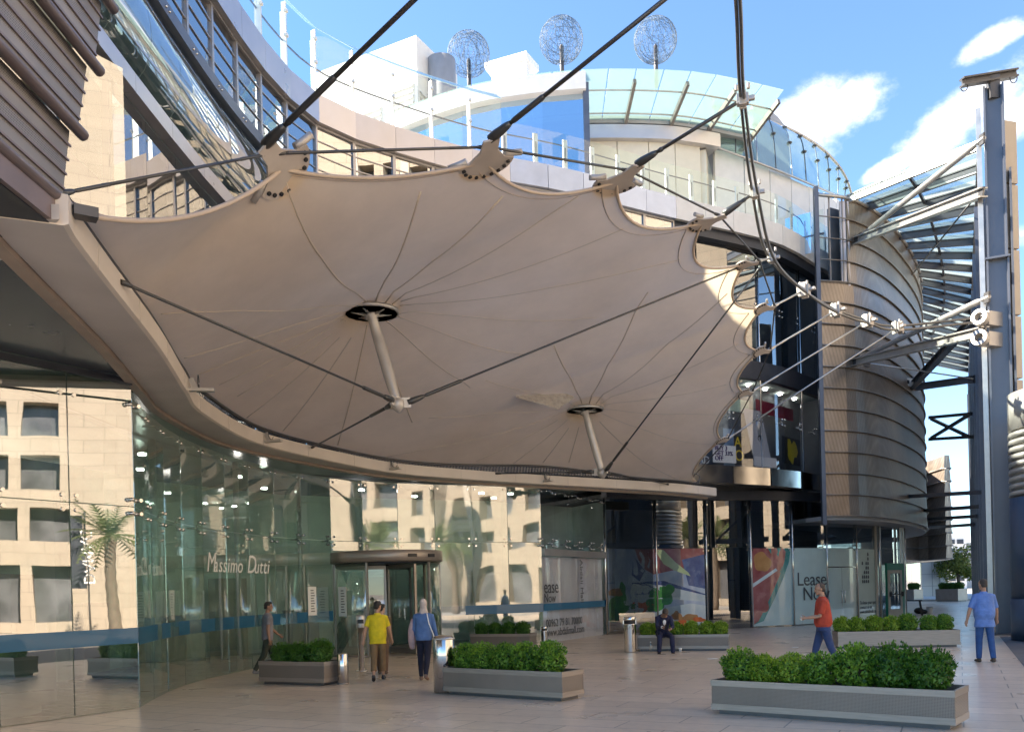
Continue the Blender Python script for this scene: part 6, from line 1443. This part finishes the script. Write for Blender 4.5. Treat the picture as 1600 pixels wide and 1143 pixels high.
def part(e, mb, name, m, s): o = mb.build(name, m, e, local=True); o.scale = (s, s, s); return o
hd_away = 0.0
# heading: rotation about z, 0 faces +Y (away from the camera)
bX = G(418, 1050); pb = PY(418, 1000, 20.0)
person((pb.x, pb.y, 0), -1.15, 1.62, 'boy in a grey shirt walking right behind the shaded planter', dict(legs=((.3, .1), (-.25, .3)), arms=((.35, .5, .12), (-.1, .2, .1)), head=(.05, 0, -.25)), SK[1], fabric('shirt_grey', (.22, .215, .235)), fabric('trousers_dark', (.035, .045, .03)), fabric('shoe_grey', (.2, .2, .2)), collar=True)
y = G(592, 1063)
person((y.x, y.y, 0), .06, 1.56, 'boy in a bright yellow polo shirt and brown trousers walking to the revolving door', dict(legs=((-.16, .32), (.20, .02)), arms=((-.18, .12, .34), (.12, .25, .3)), head=(.02, 0, -.55), trouser=.72, foot=(-.5, 0)), SK[0], fabric('shirt_yellow', (.66, .52, .015)), fabric('trousers_khaki', (.20, .125, .06)), mat('trainer_black', (.02, .02, .022), .5, var=.5, vscale=20), fat=1.22, sleeve=.72, collar=True, hem=-.13)
q = PY(597, 1000, 19.4)
person((q.x, q.y, 0), .1, 1.50, 'person mostly hidden in front of the boy in yellow', dict(legs=((.2, .05), (-.15, .2)), arms=((.1, .2, .1), (.1, .2, .1)), head=(0, 0, -.7)), SK[2], fabric('shirt_brown', (.12, .08, .05)), fabric('trousers_brown', (.13, .08, .05)), fabric('shoe_brown', (.1, .07, .05)))
w = G(664, 1062)
def womanx(e, I):
    s = I['s']; sp = I['sp']; mb = MB(); c, a = sp(.5); c1, _ = sp(.02)
    mb.tube([c+V((.09, .06, .0)), c+V((.10, -.10, .01)), sp(.3)[0]+V((.15, -.145, 0)), c1+V((.235, -.08, .02)), c1+V((.25, -.06, -.08))], .012, 6); part(e, mb, 'bag_strap', 'white', s)
    mb = MB(); b = c1+V((.29, -.02, -.1)); mb.tube([b+V((0, -.1, .05)), b+V((0, 0, 0)), b+V((0, .1, .05))], [.04, .085, .04], 10); part(e, mb, 'shoulder_bag', fabric('bag_grey', (.25, .27, .3)), s)
    s0, e0, w0, d2, q = I['arms'][0]; mb = MB(); m_ = s0.lerp(e0, .3); mb.tube([m_+V((-.035, 0, .03)), s0.lerp(e0, .7)+V((-.045, 0, 0)), e0.lerp(w0, .2)+V((-.05, -.01, 0)), e0.lerp(w0, .8)+V((-.05, 0, -.08)), w0+V((-.03, 0, -.22))], [.05, .072, .08, .085, .06], 10, flat=.7); o = remesh(mb, 'carried_jacket', fabric('jacket_pink', (.52, .36, .36)), e, .011, 3); o.scale = (s, s, s)
person((w.x, w.y, 0), -.12, 1.58, 'woman in a pale headscarf and blue top carrying a pink jacket', dict(legs=((.06, .04), (-.22, .28)), arms=((.05, .35, .2), (.05, .3, .24)), slim=1, foot=(0, -.4)), SK[2], fabric('top_blue', (.09, .17, .36)), fabric('trousers_navy', (.012, .013, .03)), fabric('shoe_tan', (.2, .13, .1)), hair=fabric('scarf_beige', (.55, .46, .41)), hair_style='scarf', sleeve=1.85, fat=1.05, hem=-.08, extra=womanx)
m_ = PY(1287, 1000, 17.3)
def redx(e, I):
    s = I['s']; mb = MB(); s0, e0, w0, d2, q = I['arms'][0]; c = w0+d2*.1+V((.0, .0, .0)); mb.tube([c-V((0, 0, .12)), c-V((0, 0, .11)), c+V((0, 0, .03)), c+V((0, 0, .06)), c+V((0, 0, .085))], [.025, .032, .032, .014, .014], 12); o = part(e, mb, 'bottle', 'g_clear2', s)
    mb = MB(); c, a = I['sp'](-.0); mb.tube([c+V((math.cos(t)*.178, math.sin(t)*.132, -.0)) for t in [i*math.pi/12 for i in range(25)]], .018, 6); part(e, mb, 'belt', 'black', s)
person((m_.x, m_.y, 0), 1.45, 1.72, 'man in a red polo shirt and jeans walking left holding a small bottle', dict(legs=((-.28, .12), (.3, .1)), arms=((.35, 1.1, .1), (.1, 1.35, .12)), inward=(.25, .3), head=(.16, 0, 0), curl=.9, foot=(-.1, .1), lean=.02), SK[0], fabric('shirt_red', (.42, .055, .028)), fabric('jeans_blue', (.035, .06, .15)), fabric('shoe_dark', (.05, .05, .05)), hair='hair_grey', hair_style='receding', fat=1.28, sleeve=.85, collar=True, hem=-.03, extra=redx)
bm_ = G(1540, 1034)
person((bm_.x, bm_.y, 0), -.12, 1.69, 'heavy man in a light blue polo shirt and jeans walking away along the arcade', dict(legs=((.12, .08), (-.12, .12)), arms=((-.05, .15, .42), (.05, .3, .28)), head=(.0, 0, .35), spread=.03), SK[0], fabric('shirt_blue', (.13, .23, .52)), fabric('jeans_bright', (.03, .085, .24)), fabric('shoe_brown_dark', (.07, .05, .035)), hair='hair_grey', hair_style='receding', fat=1.32, sleeve=.9, collar=True, hem=-.2)
sd = PY(1037, 1000, 23.45)
def sitx(e, I):
    s = I['s']; mb = MB(); c = I['arms'][1][2]+I['arms'][1][3]*.1+V((-.03, .02, .02)); mb.bar(c-V((0, .0, .05)), c+V((0, .04, .05)), .06, .01, up=(0, 1, 0)); part(e, mb, 'phone', 'black', s)
    mb = MB(); c, a = I['sp'](.44); fw = V((0, math.cos(a), -math.sin(a))); mb.ball(c+fw*.118, (.045, .02, .12), 10); part(e, mb, 'shirt_front', 'white', s)
    s0, e0, w0, d2, q = I['arms'][1]; mb = MB(); mb.tube([w0-d2*.03, w0+d2*.005], .036, 10); part(e, mb, 'cuff', 'white', s)
person((sd.x, sd.y+.02, 0), 3.18, 1.72, 'seated man in a navy suit bent over a phone on the planter edge', dict(sit=1, jacket=1, hipz=.535, hipy=-.12, lean=.32, bend=.55, legs=((1.42, 1.42), (1.45, 1.5)), spread=.17, arms=((.62, .75, .1), (.58, 1.05, .12)), inward=(.5, .45), head=(.35, 0, 0), curl=1.1), SK[1], fabric('suit_navy', (.014, .017, .05)), fabric('suit_navy_trousers', (.016, .02, .055)), fabric('shoe_black', (.012, .012, .014)), hair='hair_grey', sleeve=1.9, hem=-.1, extra=sitx)

# ================================================================ THE OTHER SIDE OF THE STREET (behind and right of the camera; seen in the glass)
opp = thing('stone_office_building', (37, 0, 0), 'sunlit limestone building with deep square balconies, across the street', 'building')
XO = 37.0; mb = MB(); ys = [-42, -30]
mod = 3.3; flr = 3.1
def opening(y, z, w, h, nm='window'):
    mbw = MB(); mbw.quad(V((XO+1.1, y-w/2, z)), V((XO+1.1, y+w/2, z)), V((XO+1.1, y+w/2, z+h)), V((XO+1.1, y-w/2, z+h))); mbw.build(nm, 'opp_window', opp, fixn=False)
cells = []
bays = [(-38, 9), (-6, 4)]
open_y = []
for y0, n in bays:
    for k in range(n): open_y.append(y0+mod*k+mod/2)
open_y += [9.6, 12.5]
rows = [(5.2+flr*r, 2.0) for r in range(11)]+[(.6, 3.2)]
zs = sorted(set([0, 43]+[z for z, h in rows]+[z+h for z, h in rows])); yy = sorted(set([-60, 34]+[q-1.1 for q in open_y]+[q+1.1 for q in open_y]))
for i in range(len(yy)-1):
    for j in range(len(zs)-1):
        yc, zc_ = (yy[i]+yy[i+1])/2, (zs[j]+zs[j+1])/2; op_ = any(abs(yc-q) < 1.1 for q in open_y) and any(z < zc_ < z+h for z, h in rows)
        if not op_: mb.quad(V((XO, yy[i], zs[j])), V((XO, yy[i+1], zs[j])), V((XO, yy[i+1], zs[j+1])), V((XO, yy[i], zs[j+1])))
        else:
            y0, y1, z0, z1 = yy[i], yy[i+1], zs[j], zs[j+1]
            mb.quad(V((XO, y0, z0)), V((XO+1.1, y0, z0)), V((XO+1.1, y0, z1)), V((XO, y0, z1))); mb.quad(V((XO, y1, z0)), V((XO+1.1, y1, z0)), V((XO+1.1, y1, z1)), V((XO, y1, z1))); mb.quad(V((XO, y0, z0)), V((XO+1.1, y0, z0)), V((XO+1.1, y1, z0)), V((XO, y1, z0))); mb.quad(V((XO, y0, z1)), V((XO+1.1, y0, z1)), V((XO+1.1, y1, z1)), V((XO, y1, z1)))
mb.add([V((XO+1.3, -60, 0)), V((XO+1.3, 34, 0)), V((XO+1.3, 34, 43)), V((XO+1.3, -60, 43)), V((XO+14, -60, 0)), V((XO+14, 34, 0)), V((XO+14, 34, 43)), V((XO+14, -60, 43))], [(4, 5, 6, 7), (1, 5, 6, 2), (0, 4, 7, 3)])
mb.quad(V((XO, -60, 43)), V((XO+14, -60, 43)), V((XO+14, 34, 43)), V((XO, 34, 43)))
mb.build('wall', 'stone', opp, fixn=False)
for q in open_y:
    for z, h in rows: opening(q, z, 2.2, h)
mb = MB(); mb.box((XO+.6, -13, 21.6), (1.5, .9, 43.2)); mb.box((XO+.4, 9.0, 21), (1.2, .7, 42)); mb.build('pilaster', 'fin_panel', opp)
mb = MB(); mb.lathe((31, -12, 0), [(2.2, 0), (2.2, 5.5), (2.1, 5.55)]+[(2.0+.12*(k % 2), 5.6+k*.3) for k in range(16)]+[(2.1, 10.5), (2.1, 12), (.1, 12)], 32); o = mb.build('silver_rotunda', 'galv'); tag(o, 'silver banded rotunda standing in front of the limestone building', 'tower')
def palm(p, h, label):
    e = thing('palm_tree', p, label, 'palm tree', 'palms across the street'); rs = random.Random(int(p[1]*10)+5); p = V(p)
    mb = MB(); mb.tube([p+V((.1*math.sin(z*.8), 0, z)) for z in [h*i/14 for i in range(15)]], [.26-.06*i/14+.03*(i % 2) for i in range(15)], 10); mb.build('trunk', 'bark', e)
    mb = MB(); top = p+Zv(h)
    for k in range(30):
        a = k*2.4; el = rs.uniform(-.3, 1.35); L = rs.uniform(2.0, 2.9); prev = top; d = V((math.cos(a)*math.cos(el), math.sin(a)*math.cos(el), math.sin(el))); sd_ = V((-math.sin(a), math.cos(a), 0)); pts = []
        for i in range(13): f = i/12; pts.append(top+d*(L*f)+Zv(-.9*f*f*(1.2-el*.5)))
        for i in range(1, 13):
            for s_ in (-1, 1):
                ll = .5*math.sin(math.pi*min(1, .12+.9*i/13)); q = pts[i]; tip = q+sd_*(ll*s_)+(pts[i]-pts[i-1]).normalized()*ll*.7-Zv(ll*.25); b = len(mb.v); w_ = (pts[i]-pts[i-1])*.28; mb.v += [q-w_, q+w_, tip]; mb.f.append([b, b+1, b+2]); mb.m.append(0); mb.sm.append(False)
        mb.tube(pts, .02, 3, cap=False)
    mb.build('crown', 'leaf_palm', e, fixn=False)
palm((27, 15.3, 0), 5.0, 'palm tree across the street, nearest the corner glass'); palm((27, -5, 0), 5.6, 'palm tree across the street, in front of the balconies'); palm((26.5, -20, 0), 5.0, 'palm tree across the street, farthest behind the camera')
bn = thing('street_banner', (27.5, 13.9, 0), 'dark vertical street banner with white capital letters', 'banner')
mb = MB(); mb.cyl((27.5, 14.35, 0), (27.5, 14.35, 6.2), .05, n=10); mb.build('pole', 'dark_steel', bn); mb = MB(); mb.box((27.5, 13.9, 4.2), (.04, .75, 3.6)); mb.build('cloth', 'alu_dark', bn)
text('DAMAC', 'lettering', 'letter_white', (27.46, 14.15, 2.6), (0, 0, 1), (0, 1, 0), .75, bn)
sheet('street', [(22, -70), (33.5, -70), (33.5, 60), (22, 60)], -.008, 'street')

# ================================================================ SKY, SUN, CAMERA
SUN_AZ, SUN_EL = rad(-80), rad(33)          # azimuth from +Y towards +X
sun = bpy.data.lights.new('sun', 'SUN'); sun.energy = 4.5; sun.angle = rad(.53); sun.color = (1, .89, .74)
so_ = bpy.data.objects.new('sun', sun); COL.objects.link(so_)
sdir = V((math.sin(SUN_AZ)*math.cos(SUN_EL), math.cos(SUN_AZ)*math.cos(SUN_EL), math.sin(SUN_EL))); so_.rotation_euler = sdir.to_track_quat('Z', 'Y').to_euler()
W = bpy.data.worlds.new('World'); SC.world = W; W.use_nodes = True; nt = W.node_tree; nt.nodes.clear(); N = nt.nodes; L = nt.links
wo = N.new('ShaderNodeOutputWorld'); bg = N.new('ShaderNodeBackground'); L.new(bg.outputs[0], wo.inputs[0]); bg.inputs[1].default_value = .064
sk = N.new('ShaderNodeTexSky'); sk.sky_type = 'NISHITA'; sk.sun_disc = False; sk.sun_elevation = SUN_EL; sk.sun_rotation = SUN_AZ; sk.air_density = 1.0; sk.dust_density = .1; sk.ozone_density = 1.0; sk.altitude = 900
tc = N.new('ShaderNodeTexCoord'); vm = N.new('ShaderNodeVectorMath'); vm.operation = 'NORMALIZE'; L.new(tc.outputs['Generated'], vm.inputs[0])
def cloud(u, v, ru, rv, rot, seed):
    """one cumulus at a direction of the sky: soft ellipse on the sphere broken up by noise"""
    a, b = ray(u, v); d = V((a, 1, b)).normalized(); r = d.cross(V((0, 0, 1))).normalized(); up = r.cross(d)
    x = r*math.cos(rot)+up*math.sin(rot); y = up*math.cos(rot)-r*math.sin(rot)
    def dot(vec, k):
        n = N.new('ShaderNodeVectorMath'); n.operation = 'DOT_PRODUCT'; L.new(vm.outputs[0], n.inputs[0]); n.inputs[1].default_value = vec
        m = N.new('ShaderNodeMath'); m.operation = 'MULTIPLY'; m.inputs[1].default_value = 1/k; L.new(n.outputs['Value'], m.inputs[0]); m2 = N.new('ShaderNodeMath'); m2.operation = 'POWER'; ab = N.new('ShaderNodeMath'); ab.operation = 'ABSOLUTE'; L.new(m.outputs[0], ab.inputs[0]); L.new(ab.outputs[0], m2.inputs[0]); m2.inputs[1].default_value = 2; return m2
    p, q = dot(x, ru/FOC), dot(y, rv/FOC); s_ = N.new('ShaderNodeMath'); s_.operation = 'ADD'; L.new(p.outputs[0], s_.inputs[0]); L.new(q.outputs[0], s_.inputs[1])
    fr = N.new('ShaderNodeVectorMath'); fr.operation = 'DOT_PRODUCT'; L.new(vm.outputs[0], fr.inputs[0]); fr.inputs[1].default_value = d
    ns = N.new('ShaderNodeTexNoise'); ns.inputs['Scale'].default_value = 17; ns.inputs['Detail'].default_value = 9; ns.inputs['Roughness'].default_value = .62; mp = N.new('ShaderNodeMapping'); mp.inputs['Location'].default_value = (seed, seed*.7, 0); mp.inputs['Scale'].default_value = (1, 1, 1.5); L.new(vm.outputs[0], mp.inputs[0]); L.new(mp.outputs[0], ns.inputs[0])
    nm = N.new('ShaderNodeMath'); nm.operation = 'MULTIPLY_ADD'; nm.inputs[1].default_value = -3.6; nm.inputs[2].default_value = 1.85; L.new(ns.outputs[0], nm.inputs[0])
    ad = N.new('ShaderNodeMath'); ad.operation = 'ADD'; L.new(s_.outputs[0], ad.inputs[0]); L.new(nm.outputs[0], ad.inputs[1])
    mr = N.new('ShaderNodeMapRange'); mr.interpolation_type = 'SMOOTHSTEP'; mr.inputs[1].default_value = 1.25; mr.inputs[2].default_value = -.25; L.new(ad.outputs[0], mr.inputs[0])
    g = N.new('ShaderNodeMath'); g.operation = 'GREATER_THAN'; g.inputs[1].default_value = .3; L.new(fr.outputs['Value'], g.inputs[0]); o = N.new('ShaderNodeMath'); o.operation = 'MULTIPLY'; L.new(g.outputs[0], o.inputs[0]); L.new(mr.outputs[0], o.inputs[1]); return o
tot = None
for args in [(1272, 192, 88, 46, .1, 1.3), (1330, 158, 48, 30, .2, 5.1), (1495, 188, 98, 32, .42, 2.7), (1598, 180, 66, 30, .1, 9.1), (1408, 252, 50, 13, .3, 3.9), (1548, 64, 45, 16, .35, 7.7), (2100, 300, 300, 90, 0, 4.4), (-300, 200, 300, 90, 0, 6.2)]:
    c = cloud(*args)
    if tot is None: tot = c
    else: mxm = N.new('ShaderNodeMath'); mxm.operation = 'MAXIMUM'; L.new(tot.outputs[0], mxm.inputs[0]); L.new(c.outputs[0], mxm.inputs[1]); tot = mxm
cm = N.new('ShaderNodeMix'); cm.data_type = 'RGBA'; L.new(tot.outputs[0], cm.inputs[0]); tn = N.new('ShaderNodeMix'); tn.data_type = 'RGBA'; tn.blend_type = 'MULTIPLY'; tn.inputs[0].default_value = 1; L.new(sk.outputs[0], tn.inputs[6]); tn.inputs[7].default_value = (.88, 1.05, 1.2, 1); L.new(tn.outputs[2], cm.inputs[6]); cm.inputs[7].default_value = (6.2, 6.1, 6.1, 1); L.new(cm.outputs[2], bg.inputs[0])

cam = bpy.data.cameras.new('camera'); co = bpy.data.objects.new('camera', cam); COL.objects.link(co); SC.camera = co
cam.sensor_width = 36; cam.sensor_fit = 'HORIZONTAL'; cam.lens = FOC/1600*36; cam.shift_y = (V0-571.5)/1600; cam.clip_end = 3000; cam.clip_start = .05
c, s = math.cos(ROLL), math.sin(ROLL)
R = Matrix(((c, s, 0), (0, 0, -1), (-s, c, 0)))
co.matrix_world = Matrix.Translation((0, 0, CAMZ))@R.to_4x4()
SC.view_settings.view_transform = 'Standard'; SC.view_settings.look = 'None'; SC.view_settings.exposure = 2.4; SC.view_settings.gamma = 1
SC.render.engine = 'CYCLES'; cy = SC.cycles; cy.max_bounces = 8; cy.transparent_max_bounces = 16; cy.diffuse_bounces = 4; cy.glossy_bounces = 4; cy.caustics_reflective = False; cy.caustics_refractive = False; cy.use_denoising = True; cy.sample_clamp_indirect = 6
